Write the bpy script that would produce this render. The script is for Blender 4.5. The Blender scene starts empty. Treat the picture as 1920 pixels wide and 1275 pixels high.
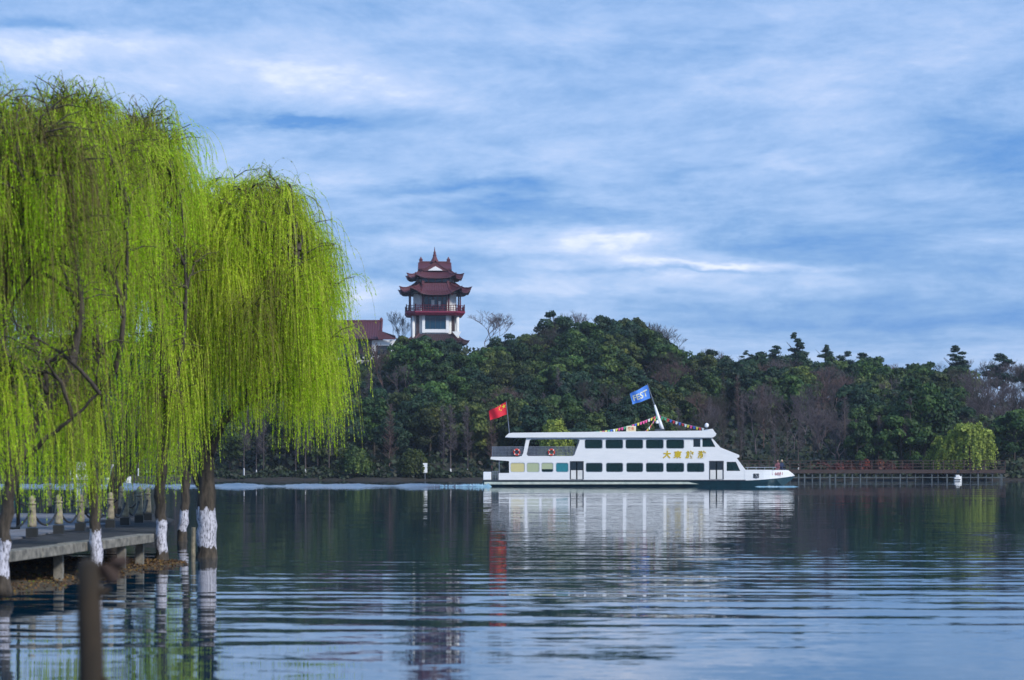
import bpy, bmesh, math, random
import numpy as np
from mathutils import Vector, Matrix
from mathutils.geometry import tessellate_polygon
rnd = random.Random(7)
R = np.random.RandomState(11)
PI = math.pi
SC = bpy.context.scene
COL = SC.collection
F = 4533.0            # focal length in photo pixels
HY, CX, CAMZ = 863.0, 960.0, 2.5

# ------------------------------------------------------------------ camera, sky, sun, exposure
cd = bpy.data.cameras.new('camera'); cam = bpy.data.objects.new('camera', cd); COL.objects.link(cam)
cam.location = (0, 0, CAMZ); cam.rotation_euler = (PI/2, 0, 0)
cd.sensor_width = 36.0; cd.lens = 36.0*F/1920.0; cd.shift_y = (HY-637.5)/1920.0
cd.clip_start = 0.5; cd.clip_end = 6000
cd.dof.use_dof = True; cd.dof.focus_distance = 130; cd.dof.aperture_fstop = 2.0
SC.camera = cam
vs = SC.view_settings
vs.view_transform = 'Standard'; vs.look = 'None'; vs.gamma = 1; vs.use_curve_mapping = False
vs.exposure = 0.6

SUN_DIR = Vector((0.62, -0.62, 0.62)).normalized()      # towards the sun (behind the camera, to the right)
sd = bpy.data.lights.new('sun', 'SUN'); sun = bpy.data.objects.new('sun', sd); COL.objects.link(sun)
sun.rotation_euler = SUN_DIR.to_track_quat('Z', 'Y').to_euler()
sd.energy = 2.5; sd.angle = math.radians(12); sd.color = (1.0, 0.96, 0.90)

world = bpy.data.worlds.new('World'); SC.world = world; world.use_nodes = True
NT = world.node_tree; NT.nodes.clear()
class G:                                               # tiny node-graph helper
    def __init__(s, nt): s.nt = nt
    def n(s, t, **k):
        a = s.nt.nodes.new(t)
        for q, v in k.items(): setattr(a, q, v)
        return a
    def l(s, a, b): s.nt.links.new(a, b)
    def put(s, sock, v):
        if hasattr(v, 'is_output'): s.l(v, sock)
        else: sock.default_value = v
    def m(s, op, a, b=0.0, c=None, clamp=False):
        q = s.n('ShaderNodeMath', operation=op); q.use_clamp = clamp
        s.put(q.inputs[0], a); s.put(q.inputs[1], b)
        if c is not None: s.put(q.inputs[2], c)
        return q.outputs[0]
    def vm(s, op, a, b=(0, 0, 0), sc=None):
        q = s.n('ShaderNodeVectorMath', operation=op); s.put(q.inputs[0], a)
        if op != 'SCALE': s.put(q.inputs[1], b)
        else: s.put(q.inputs['Scale'], sc)
        return q.outputs[0]
    def xyz(s, v):
        q = s.n('ShaderNodeSeparateXYZ'); s.l(v, q.inputs[0]); return q.outputs
    def comb(s, x, y, z):
        q = s.n('ShaderNodeCombineXYZ')
        for i, v in enumerate((x, y, z)): s.put(q.inputs[i], v)
        return q.outputs[0]
    def noise(s, v, scale=1.0, detail=4.0, rough=0.55, dist=0.0, col=False):
        q = s.n('ShaderNodeTexNoise'); s.put(q.inputs['Vector'], v)
        q.inputs['Scale'].default_value = scale; q.inputs['Detail'].default_value = detail
        q.inputs['Roughness'].default_value = rough; q.inputs['Distortion'].default_value = dist
        return q.outputs['Color' if col else 'Fac']
    def ramp(s, f, stops):
        q = s.n('ShaderNodeValToRGB'); s.put(q.inputs[0], f); e = q.color_ramp.elements
        while len(e) < len(stops): e.new(0.5)
        for i, (p, c) in enumerate(stops):
            e[i].position = p; e[i].color = tuple(c)+(1,) if len(c) == 3 else c
        return q.outputs[0]
    def mix(s, f, a, b, blend='MIX'):
        q = s.n('ShaderNodeMix', data_type='RGBA', blend_type=blend); s.put(q.inputs[0], f)
        for i, v in ((6, a), (7, b)):
            s.put(q.inputs[i], v if hasattr(v, 'is_output') else (tuple(v)+(1,) if len(v) == 3 else v))
        return q.outputs[2]
def lin(r, g, b):
    f = lambda c: (c/255/12.92) if c/255 <= 0.04045 else ((c/255+0.055)/1.055)**2.4
    return (f(r), f(g), f(b))
g = G(NT)
SKY_STRENGTH = 0.10
tc = g.n('ShaderNodeTexCoord'); d = tc.outputs['Generated']
dx, dy, dz = g.xyz(d)
sky = g.n('ShaderNodeTexSky'); sky.sky_type = 'NISHITA'; sky.sun_disc = False
sky.sun_elevation = math.asin(SUN_DIR.z); sky.sun_rotation = math.atan2(SUN_DIR.x, SUN_DIR.y)
sky.dust_density = 0.4; sky.ozone_density = 2.0
zz = g.m('ADD', g.m('ABSOLUTE', dz), 0.10)
pl = g.comb(g.m('DIVIDE', dx, zz), g.m('DIVIDE', dy, zz), 0.0)     # cloud layer seen in perspective
w1 = g.noise(pl, 0.55, 3, 0.5, col=True)
plw = g.vm('ADD', pl, g.vm('SCALE', g.vm('SUBTRACT', w1, (0.5, 0.5, 0.5)), sc=1.0))
n1 = g.noise(plw, 1.5, 8, 0.60)
n2 = g.noise(g.vm('MULTIPLY', plw, (1.0, 0.7, 1)), 5.0, 7, 0.66)
n3 = g.noise(g.vm('MULTIPLY', g.vm('ADD', d, g.vm('SCALE', g.vm('SUBTRACT', w1, (0.5, 0.5, 0.5)), sc=0.06)), (24, 24, 70)), 1.0, 9, 0.70)
cov = g.m('ADD', g.m('MULTIPLY', g.m('SUBTRACT', n1, 0.5), 1.15), g.m('MULTIPLY', g.m('SUBTRACT', n2, 0.5), 0.7))
cov = g.m('ADD', cov, g.m('MULTIPLY', g.m('SUBTRACT', n3, 0.5), 0.75))
# larger cloud banks and gaps of this particular sky, as directions (azimuth, elevation)
yy = g.m('MAXIMUM', dy, 0.02)
wob = g.xyz(g.vm('SUBTRACT', g.noise(g.vm('MULTIPLY', d, (12, 12, 40)), 1.0, 5, 0.6, col=True), (0.5, 0.5, 0.5)))
uu = g.m('ADD', g.m('DIVIDE', dx, yy), g.m('MULTIPLY', wob[0], 0.085))
vv = g.m('ADD', g.m('DIVIDE', dz, yy), g.m('MULTIPLY', wob[1], 0.034))
BANKS = [(150, 85, 260, 45, .34), (600, 140, 260, 50, .30), (800, 180, 150, 35, .2), (540, 240, 130, 16, -.42), (860, 350, 180, 16, -.36),
         (1480, 325, 90, 18, .26), (1560, 195, 330, 60, .12), (1150, 445, 130, 18, .32), (950, 465, 260, 24, .3), (1330, 495, 260, 11, .36),
         (1300, 512, 170, 5, -.2), (1480, 455, 330, 26, -.26), (1000, 535, 380, 14, .22), (1750, 560, 260, 50, -.05), (1850, 300, 160, 60, -.22),
         (480, 290, 190, 30, .05), (980, 395, 320, 18, -.24), (1250, 60, 420, 60, .08), (80, 50, 120, 18, -.3), (1800, 455, 240, 16, .16), (400, 30, 200, 18, -.1), (1650, 600, 420, 45, -.26), (1150, 590, 200, 20, -.05), (1850, 520, 200, 40, -.12)]
acc = None
for (bx, by, sx, sy, am) in BANKS:
    a = g.m('DIVIDE', g.m('SUBTRACT', uu, (bx-CX)/F), sx/F); b = g.m('DIVIDE', g.m('SUBTRACT', vv, (HY-by)/F), sy/F)
    q = g.m('EXPONENT', g.m('MULTIPLY', g.m('ADD', g.m('MULTIPLY', a, a), g.m('MULTIPLY', b, b)), -1.0))
    q = g.m('MULTIPLY', q, am*1.3); acc = q if acc is None else g.m('ADD', acc, q)
front = g.m('MULTIPLY', dy, 3.0, clamp=True)
cov = g.m('SUBTRACT', g.m('ADD', g.m('ADD', cov, g.m('MULTIPLY', acc, front)), 0.46), g.m('MULTIPLY', g.m('MAXIMUM', dz, 0.0), 0.22))
ccol = g.ramp(cov, [(0.0, lin(76, 134, 204)), (0.26, lin(116, 158, 213)), (0.52, lin(152, 182, 228)), (0.78, lin(184, 202, 238)), (1.0, lin(224, 230, 250))])
ccol = g.vm('SCALE', ccol, sc=0.79/SKY_STRENGTH)
cloudmix = g.mix(0.88, sky.outputs[0], ccol)
bg = g.n('ShaderNodeBackground'); g.l(cloudmix, bg.inputs[0]); bg.inputs[1].default_value = SKY_STRENGTH
wo = g.n('ShaderNodeOutputWorld'); g.l(bg.outputs[0], wo.inputs[0])

# ------------------------------------------------------------------ helpers
def P(px, py, D): return Vector(((px-CX)/F*D, D, CAMZ+(HY-py)/F*D))
def XD(px, D): return (px-CX)/F*D
def tag(o, label=None, cat=None, group=None, kind=None):
    if label: o['label'] = label
    if cat: o['category'] = cat
    if group: o['group'] = group
    if kind: o['kind'] = kind
    return o
def empty(name, loc=(0, 0, 0), rz=0.0):
    o = bpy.data.objects.new(name, None); COL.objects.link(o); o.location = loc; o.rotation_euler = (0, 0, rz); return o
def link(name, me, parent=None, mat=None, loc=None):
    if mat is not None and not me.materials: me.materials.append(mat)
    o = bpy.data.objects.new(name, me); COL.objects.link(o)
    if parent is not None: o.parent = parent
    if loc is not None: o.location = loc
    return o
def np_mesh(name, v, f, tone=None, smooth=False):
    v = np.asarray(v, dtype=np.float32).reshape(-1, 3); f = np.asarray(f, dtype=np.int32)
    me = bpy.data.meshes.new(name); nf, k = f.shape
    me.vertices.add(len(v)); me.vertices.foreach_set('co', v.ravel())
    me.loops.add(nf*k); me.loops.foreach_set('vertex_index', f.ravel())
    me.polygons.add(nf); me.polygons.foreach_set('loop_start', np.arange(0, nf*k, k, dtype=np.int32))
    me.polygons.foreach_set('loop_total', np.full(nf, k, dtype=np.int32))
    me.update(calc_edges=True)
    if smooth: me.polygons.foreach_set('use_smooth', np.ones(nf, dtype=bool))
    if tone is not None:
        a = me.attributes.new('tone', 'FLOAT', 'FACE'); a.data.foreach_set('value', np.asarray(tone, dtype=np.float32))
    return me
class MB:                                              # collects simple solids into one mesh
    def __init__(s): s.v = []; s.f = []
    def box(s, x0, x1, y0, y1, z0, z1, M=None):
        b = len(s.v)
        for x in (x0, x1):
            for y in (y0, y1):
                for z in (z0, z1):
                    p = Vector((x, y, z)); s.v.append(M @ p if M else p)
        for q in ((0, 1, 3, 2), (4, 6, 7, 5), (0, 4, 5, 1), (2, 3, 7, 6), (0, 2, 6, 4), (1, 5, 7, 3)): s.f.append([b+i for i in q])
        return s
    def tube(s, pts, radii, n=6, cap=True):
        pts = [Vector(p) for p in pts]
        if not hasattr(radii, '__len__'): radii = [radii]*len(pts)
        b0 = len(s.v)
        for i, p in enumerate(pts):
            t = (pts[min(i+1, len(pts)-1)]-pts[max(i-1, 0)]).normalized()
            a = t.orthogonal() if abs(t.z) > 0.9 else t.cross(Vector((0, 0, 1)))
            if abs(t.z) > 0.9: a = Vector((1, 0, 0))-t*t.x
            a.normalize(); c = t.cross(a)
            for k in range(n):
                w = 2*PI*k/n; s.v.append(p+(a*math.cos(w)+c*math.sin(w))*radii[i])
        for i in range(len(pts)-1):
            for k in range(n):
                s.f.append([b0+i*n+k, b0+i*n+(k+1) % n, b0+(i+1)*n+(k+1) % n, b0+(i+1)*n+k])
        if cap:
            s.f.append([b0+k for k in range(n)][::-1]); s.f.append([b0+(len(pts)-1)*n+k for k in range(n)])
        return s
    def lathe(s, c, prof, n=12):                       # prof: [(radius, z)]
        b = len(s.v); c = Vector(c)
        for r, z in prof:
            for k in range(n):
                w = 2*PI*k/n; s.v.append(c+Vector((r*math.cos(w), r*math.sin(w), z)))
        for i in range(len(prof)-1):
            for k in range(n): s.f.append([b+i*n+k, b+i*n+(k+1) % n, b+(i+1)*n+(k+1) % n, b+(i+1)*n+k])
        s.f.append([b+k for k in range(n)][::-1]); s.f.append([b+(len(prof)-1)*n+k for k in range(n)])
        return s
    def build(s, name, mat, parent=None, smooth=False, bevel=0, loc=None):
        me = bpy.data.meshes.new(name); me.from_pydata([tuple(p) for p in s.v], [], s.f)
        if smooth: me.polygons.foreach_set('use_smooth', [True]*len(me.polygons))
        o = link(name, me, parent, mat, loc)
        if bevel:
            m = o.modifiers.new('bevel', 'BEVEL'); m.width = bevel; m.segments = 2; m.limit_method = 'ANGLE'
        return o
def panel(outline, holes, y0, y1, name, mat, parent=None):    # flat plate in XZ with holes, thickness along Y
    loops = [[Vector((p[0], p[1], 0)) for p in outline]]+[[Vector((p[0], p[1], 0)) for p in h] for h in holes]
    tris = tessellate_polygon(loops); flat = [p for lp in loops for p in lp]; n = len(flat)
    v = [(p.x, y0, p.y) for p in flat]+[(p.x, y1, p.y) for p in flat]
    f = [list(t) for t in tris]+[[i+n for i in t][::-1] for t in tris]; b = 0
    for lp in loops:
        k = len(lp)
        for i in range(k): f.append([b+i, b+(i+1) % k, b+(i+1) % k+n, b+i+n])
        b += k
    me = bpy.data.meshes.new(name); me.from_pydata(v, [], f)
    bm = bmesh.new(); bm.from_mesh(me); bmesh.ops.recalc_face_normals(bm, faces=bm.faces); bm.to_mesh(me); bm.free()
    return link(name, me, parent, mat)
def text_mesh(name, body, size, mat, parent, M, extrude=0.01, shear=0.0, spacing=1.0, bold=0.0):
    c = bpy.data.curves.new(name, 'FONT'); c.body = body; c.size = size; c.extrude = extrude; c.space_character = spacing
    c.shear = shear; c.offset = bold; c.align_x = 'CENTER'; c.align_y = 'CENTER'; c.resolution_u = 2
    t = bpy.data.objects.new(name, c); COL.objects.link(t); bpy.context.view_layer.update()
    me = bpy.data.meshes.new_from_object(t.evaluated_get(bpy.context.evaluated_depsgraph_get()))
    bpy.data.objects.remove(t); bpy.data.curves.remove(c); me.name = name
    me.transform(M); me.materials.clear(); me.materials.append(mat)
    return link(name, me, parent)
ROTX = Matrix.Rotation(PI/2, 4, 'X')
# ------------------------------------------------------------------ materials
def mat(name, c1, c2=None, rough=0.6, scale=3.0, bump=0.0, metallic=0.0, detail=5, stretch=(1, 1, 1), spec=0.5, coord='Object', contrast=1.0):
    m = bpy.data.materials.new(name); m.use_nodes = True; k = G(m.node_tree)
    b = m.node_tree.nodes['Principled BSDF']; b.inputs['Roughness'].default_value = rough; b.inputs['Metallic'].default_value = metallic
    b.inputs['Specular IOR Level'].default_value = spec
    if c2 is None: c2 = tuple(x*0.8 for x in c1)
    t = k.n('ShaderNodeTexCoord'); v = k.vm('MULTIPLY', t.outputs[coord], stretch)
    nz = k.noise(v, scale, detail, 0.6)
    lo, hi = 0.5-0.18/contrast, 0.5+0.18/contrast
    k.l(k.ramp(nz, [(lo, c1), (hi, c2)]), b.inputs['Base Color'])
    if bump:
        bp = k.n('ShaderNodeBump'); bp.inputs['Strength'].default_value = 0.6; bp.inputs['Distance'].default_value = bump
        k.l(nz, bp.inputs['Height']); k.l(bp.outputs[0], b.inputs['Normal'])
    return m
def leaf_mat(name, stops, trans=0.35, var=0.25, hue=0.03, rough=0.6, spec=0.3):
    """leaf colours picked by the 'tone' face attribute, shifted a little per plant"""
    m = bpy.data.materials.new(name); m.use_nodes = True; k = G(m.node_tree); nt = m.node_tree
    b = nt.nodes['Principled BSDF']; out = nt.nodes['Material Output']
    at = k.n('ShaderNodeAttribute'); at.attribute_name = 'tone'
    oi = k.n('ShaderNodeObjectInfo')
    col = k.ramp(at.outputs['Fac'], stops)
    hs = k.n('ShaderNodeHueSaturation')
    k.l(k.m('ADD', k.m('MULTIPLY', k.m('SUBTRACT', oi.outputs['Random'], 0.5), hue), 0.5), hs.inputs['Hue'])
    rn = k.m('FRACT', k.m('MULTIPLY', oi.outputs['Random'], 7.31))
    k.l(k.m('ADD', k.m('MULTIPLY', rn, var*2), 1-var), hs.inputs['Value']); k.l(col, hs.inputs['Color'])
    k.l(hs.outputs[0], b.inputs['Base Color']); b.inputs['Roughness'].default_value = rough; b.inputs['Specular IOR Level'].default_value = spec
    tr = k.n('ShaderNodeBsdfTranslucent'); k.l(hs.outputs[0], tr.inputs[0])
    ms = k.n('ShaderNodeMixShader'); ms.inputs[0].default_value = trans
    k.l(b.outputs[0], ms.inputs[1]); k.l(tr.outputs[0], ms.inputs[2]); k.l(ms.outputs[0], out.inputs[0])
    return m
def glass_mat(name, tint, see=0.35, rough=0.03):
    m = bpy.data.materials.new(name); m.use_nodes = True; k = G(m.node_tree); nt = m.node_tree
    b = nt.nodes['Principled BSDF']; out = nt.nodes['Material Output']
    b.inputs['Base Color'].default_value = tuple(tint)+(1,); b.inputs['Roughness'].default_value = rough
    tr = k.n('ShaderNodeBsdfTransparent'); tr.inputs[0].default_value = (0.55, 0.75, 0.75, 1)
    ms = k.n('ShaderNodeMixShader'); ms.inputs[0].default_value = see
    k.l(b.outputs[0], ms.inputs[1]); k.l(tr.outputs[0], ms.inputs[2]); k.l(ms.outputs[0], out.inputs[0])
    return m

M = {}
M['white'] = mat('white_paint', (0.80, 0.81, 0.82), (0.72, 0.74, 0.76), 0.35, 1.2, stretch=(0.6, 1, 3))
M['offwhite'] = mat('plaster', (0.74, 0.74, 0.72), (0.60, 0.61, 0.60), 0.8, 1.5)
M['teal_hull'] = mat('boot_paint', (0.010, 0.052, 0.072), (0.006, 0.030, 0.044), 0.4, 2.0)
M['cream_stripe'] = mat('cream_stripe', (0.55, 0.60, 0.52), (0.35, 0.42, 0.38), 0.5, 2.0)
M['dark_frame'] = mat('dark_frame', (0.05, 0.06, 0.08), (0.03, 0.04, 0.05), 0.5)
M['grey_metal'] = mat('grey_metal', (0.22, 0.24, 0.28), (0.14, 0.16, 0.2), 0.4, metallic=0.3)
M['steel'] = mat('steel', (0.55, 0.57, 0.6), (0.4, 0.42, 0.45), 0.35, metallic=0.6)
M['deck'] = mat('deck_paint', (0.12, 0.16, 0.16), (0.08, 0.11, 0.12), 0.7)
M['blind_yellow'] = mat('blind_yellow', (0.62, 0.56, 0.28), (0.52, 0.47, 0.22), 0.8, stretch=(1, 1, 14))
M['blind_green'] = mat('blind_green', (0.42, 0.48, 0.30), (0.34, 0.40, 0.25), 0.8, stretch=(1, 1, 14))
M['blind_teal'] = mat('blind_teal', (0.015, 0.21, 0.26), (0.01, 0.16, 0.2), 0.5)
M['glass'] = glass_mat('ferry_glass', (0.006, 0.045, 0.05), 0.65)
M['glass_dark'] = glass_mat('dark_glass', (0.008, 0.02, 0.03), 0.12)
M['glass_teal'] = glass_mat('pagoda_glass', (0.006, 0.045, 0.09), 0.0)
M['gold'] = mat('gold_letters', (0.62, 0.46, 0.01), (0.5, 0.36, 0.005), 0.5)
M['red_letters'] = mat('red_letters', (0.35, 0.02, 0.05), None, 0.5)
M['red_flag'] = mat('red_flag', (0.75, 0.008, 0.03), (0.6, 0.006, 0.025), 0.7, 1.2)
M['star'] = mat('yellow_star', (0.85, 0.62, 0.03), None, 0.7)
M['blue_flag'] = mat('blue_flag', (0.05, 0.19, 0.68), (0.08, 0.26, 0.75), 0.7, 1.5)
M['flag_print'] = mat('flag_print', (0.78, 0.8, 0.62), None, 0.7)
M['orange_red'] = mat('life_ring_red', (0.62, 0.05, 0.03), None, 0.5)
M['cream_box'] = mat('cream_box', (0.72, 0.66, 0.45), (0.66, 0.58, 0.38), 0.6)
M['orange_print'] = mat('orange_print', (0.6, 0.16, 0.05), None, 0.6)
M['concrete'] = mat('concrete', (0.29, 0.27, 0.23), (0.07, 0.07, 0.06), 0.85, 5.0, bump=0.01)
M['concrete_dark'] = mat('wet_concrete', (0.065, 0.065, 0.07), (0.025, 0.028, 0.03), 0.9, 3.0, bump=0.01, spec=0.1)
M['paver'] = mat('paver', (0.20, 0.205, 0.23), (0.13, 0.135, 0.155), 0.85, 2.0, spec=0.2)
M['stone_post'] = mat('stone_post', (0.42, 0.36, 0.25), (0.16, 0.145, 0.11), 0.85, 9.0, bump=0.01)
M['chain'] = mat('iron_chain', (0.03, 0.03, 0.032), None, 0.6)
M['soil'] = mat('bank_soil', (0.09, 0.07, 0.045), (0.04, 0.035, 0.025), 0.9, 4.0, bump=0.03)
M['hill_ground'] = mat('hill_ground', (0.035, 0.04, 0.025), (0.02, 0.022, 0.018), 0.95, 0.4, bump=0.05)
M['bank_edge'] = mat('bank_edge', (0.026, 0.02, 0.018), (0.016, 0.018, 0.013), 0.95, 0.8, bump=0.05)
M['lawn'] = mat('bank_grass', (0.06, 0.09, 0.02), (0.10, 0.12, 0.035), 0.95, 1.0, bump=0.05)
M['roof_tile'] = mat('glazed_tile', (0.115, 0.032, 0.042), (0.07, 0.024, 0.035), 0.45, 3.0, stretch=(3, 3, 1))
M['roof_red'] = mat('roof_red_tile', (0.12, 0.028, 0.036), (0.08, 0.022, 0.03), 0.5, 2.0)
M['lacquer'] = mat('red_lacquer', (0.13, 0.014, 0.03), (0.09, 0.012, 0.025), 0.5)
M['magenta'] = mat('red_fascia', (0.24, 0.02, 0.06), (0.16, 0.016, 0.045), 0.5)
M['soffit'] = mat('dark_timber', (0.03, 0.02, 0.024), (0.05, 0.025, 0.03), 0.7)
M['bare_bark'] = mat('bare_bark', (0.115, 0.092, 0.10), (0.07, 0.06, 0.07), 0.9, 2.0)
M['bare_warm'] = mat('bare_bark_warm', (0.125, 0.075, 0.065), (0.085, 0.058, 0.06), 0.9, 2.0)
M['dark_bark'] = mat('dark_bark', (0.05, 0.042, 0.036), (0.028, 0.024, 0.02), 0.9, 2.0)
M['timber'] = mat('walk_timber', (0.062, 0.036, 0.032), (0.036, 0.025, 0.024), 0.8, 2.0, stretch=(0.3, 1, 1))
M['pile'] = mat('pile_concrete', (0.11, 0.135, 0.15), (0.05, 0.065, 0.075), 0.8, 2.0)
M['skin'] = mat('skin', (0.42, 0.24, 0.17), None, 0.6)
M['cloth_navy'] = mat('navy_cloth', (0.02, 0.035, 0.09), None, 0.9)
M['cloth_pink'] = mat('pink_cloth', (0.30, 0.12, 0.14), None, 0.9)
M['cloth_blue'] = mat('light_blue_cloth', (0.2, 0.36, 0.6), None, 0.9)
M['hair'] = mat('black_hair', (0.012, 0.01, 0.01), None, 0.6)
M['hat'] = mat('pale_hat', (0.55, 0.55, 0.35), None, 0.8)
M['dead_wood'] = mat('dead_wood', (0.042, 0.028, 0.016), (0.012, 0.010, 0.007), 0.9, 8.0, bump=0.01, stretch=(1, 1, 0.3))
M['dead_leaf'] = mat('dead_leaf', (0.035, 0.016, 0.010), (0.025, 0.014, 0.010), 0.8, 8.0)
M['lamp_black'] = mat('lamp_black', (0.02, 0.022, 0.022), None, 0.5)
M['teal_panel'] = mat('teal_panel', (0.01, 0.22, 0.20), None, 0.6)
BUNT = [mat('bunting_'+n, c, None, 0.7) for n, c in (('pink', (0.75, 0.08, 0.3)), ('yellow', (0.7, 0.6, 0.08)), ('green', (0.08, 0.4, 0.2)), ('blue', (0.04, 0.12, 0.5)), ('red', (0.6, 0.04, 0.05)), ('white', (0.7, 0.75, 0.7)))]
LEAF_W = leaf_mat('willow_leaf', [(0.0, (0.18, 0.14, 0.06)), (0.22, (0.27, 0.33, 0.03)), (0.45, (0.40, 0.64, 0.010)), (0.75, (0.58, 0.88, 0.014)), (1.0, (0.80, 0.95, 0.10))], 0.58, 0.05, 0.010)
M['willow_twig'] = leaf_mat('willow_twig', [(0.0, (0.13, 0.09, 0.04)), (0.4, (0.24, 0.25, 0.03)), (1.0, (0.42, 0.50, 0.03))], 0.0, 0.05, 0.0)
LEAF_E = leaf_mat('evergreen_leaf', [(0.0, (0.012, 0.026, 0.010)), (0.5, (0.034, 0.068, 0.016)), (0.85, (0.080, 0.125, 0.024)), (1.0, (0.15, 0.185, 0.038))], 0.2, 0.38, 0.07)
LEAF_D = leaf_mat('dark_evergreen_leaf', [(0.0, (0.008, 0.024, 0.014)), (0.6, (0.016, 0.045, 0.020)), (1.0, (0.03, 0.07, 0.025))], 0.15, 0.2, 0.03)
LEAF_P = leaf_mat('pine_needles', [(0.0, (0.008, 0.024, 0.018)), (1.0, (0.02, 0.055, 0.03))], 0.1, 0.15, 0.02)
LEAF_Y = leaf_mat('yellow_green_leaf', [(0.0, (0.10, 0.13, 0.03)), (0.5, (0.24, 0.31, 0.05)), (1.0, (0.46, 0.52, 0.10))], 0.35, 0.06, 0.01)
LEAF_L = leaf_mat('litter', [(0.0, (0.05, 0.03, 0.02)), (0.4, (0.17, 0.085, 0.03)), (0.7, (0.26, 0.17, 0.05)), (1.0, (0.10, 0.14, 0.02))], 0.1, 0.1, 0.0)
LEAF_R = leaf_mat('red_shrub_leaf', [(0.0, (0.06, 0.02, 0.02)), (0.6, (0.13, 0.035, 0.026)), (1.0, (0.30, 0.08, 0.04))], 0.2, 0.3, 0.02)
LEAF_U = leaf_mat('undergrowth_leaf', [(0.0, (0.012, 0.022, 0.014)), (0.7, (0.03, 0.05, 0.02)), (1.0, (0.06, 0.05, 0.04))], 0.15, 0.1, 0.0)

def willow_bark():
    m = bpy.data.materials.new('willow_bark'); m.use_nodes = True; k = G(m.node_tree); b = m.node_tree.nodes['Principled BSDF']
    geo = k.n('ShaderNodeNewGeometry'); x, y, z = k.xyz(geo.outputs['Position'])
    at = k.n('ShaderNodeAttribute'); at.attribute_name = 'white_top'
    at2 = k.n('ShaderNodeAttribute'); at2.attribute_name = 'white_base'
    nz = k.noise(k.vm('MULTIPLY', geo.outputs['Position'], (9, 9, 3)), 1.0, 6, 0.65)
    fi = k.noise(k.vm('MULTIPLY', geo.outputs['Position'], (30, 30, 9)), 1.0, 5, 0.7)
    bark = k.ramp(nz, [(0.35, (0.022, 0.018, 0.014)), (0.65, (0.085, 0.068, 0.052))])
    lime = k.ramp(fi, [(0.40, (0.10, 0.10, 0.12)), (0.50, (0.48, 0.48, 0.56)), (0.7, (0.68, 0.68, 0.76))])
    wob_ = k.m('MULTIPLY', k.m('SUBTRACT', nz, 0.5), 0.5)
    zt = k.m('ADD', z, wob_)
    f1 = k.m('LESS_THAN', zt, at.outputs['Fac']); f2 = k.m('GREATER_THAN', zt, at2.outputs['Fac'])
    k.l(k.mix(k.m('MULTIPLY', f1, f2), bark, lime), b.inputs['Base Color']); b.inputs['Roughness'].default_value = 0.9
    bp = k.n('ShaderNodeBump'); bp.inputs['Distance'].default_value = 0.03; k.l(nz, bp.inputs['Height']); k.l(bp.outputs[0], b.inputs['Normal'])
    return m
M['willow_bark'] = willow_bark()
def lime_bark(name='limed_bark', top=1.5):
    m = bpy.data.materials.new(name); m.use_nodes = True; k = G(m.node_tree); b = m.node_tree.nodes['Principled BSDF']
    t = k.n('ShaderNodeTexCoord'); x, y, z = k.xyz(t.outputs['Object'])
    nz = k.noise(t.outputs['Object'], 5, 4, 0.6)
    f1 = k.m('LESS_THAN', k.m('ADD', z, k.m('MULTIPLY', nz, 0.3)), top)
    k.l(k.mix(f1, (0.075, 0.06, 0.058), (0.62, 0.64, 0.68)), b.inputs['Base Color']); b.inputs['Roughness'].default_value = 0.9
    return m
M['limed'] = lime_bark(top=1.0)

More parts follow.
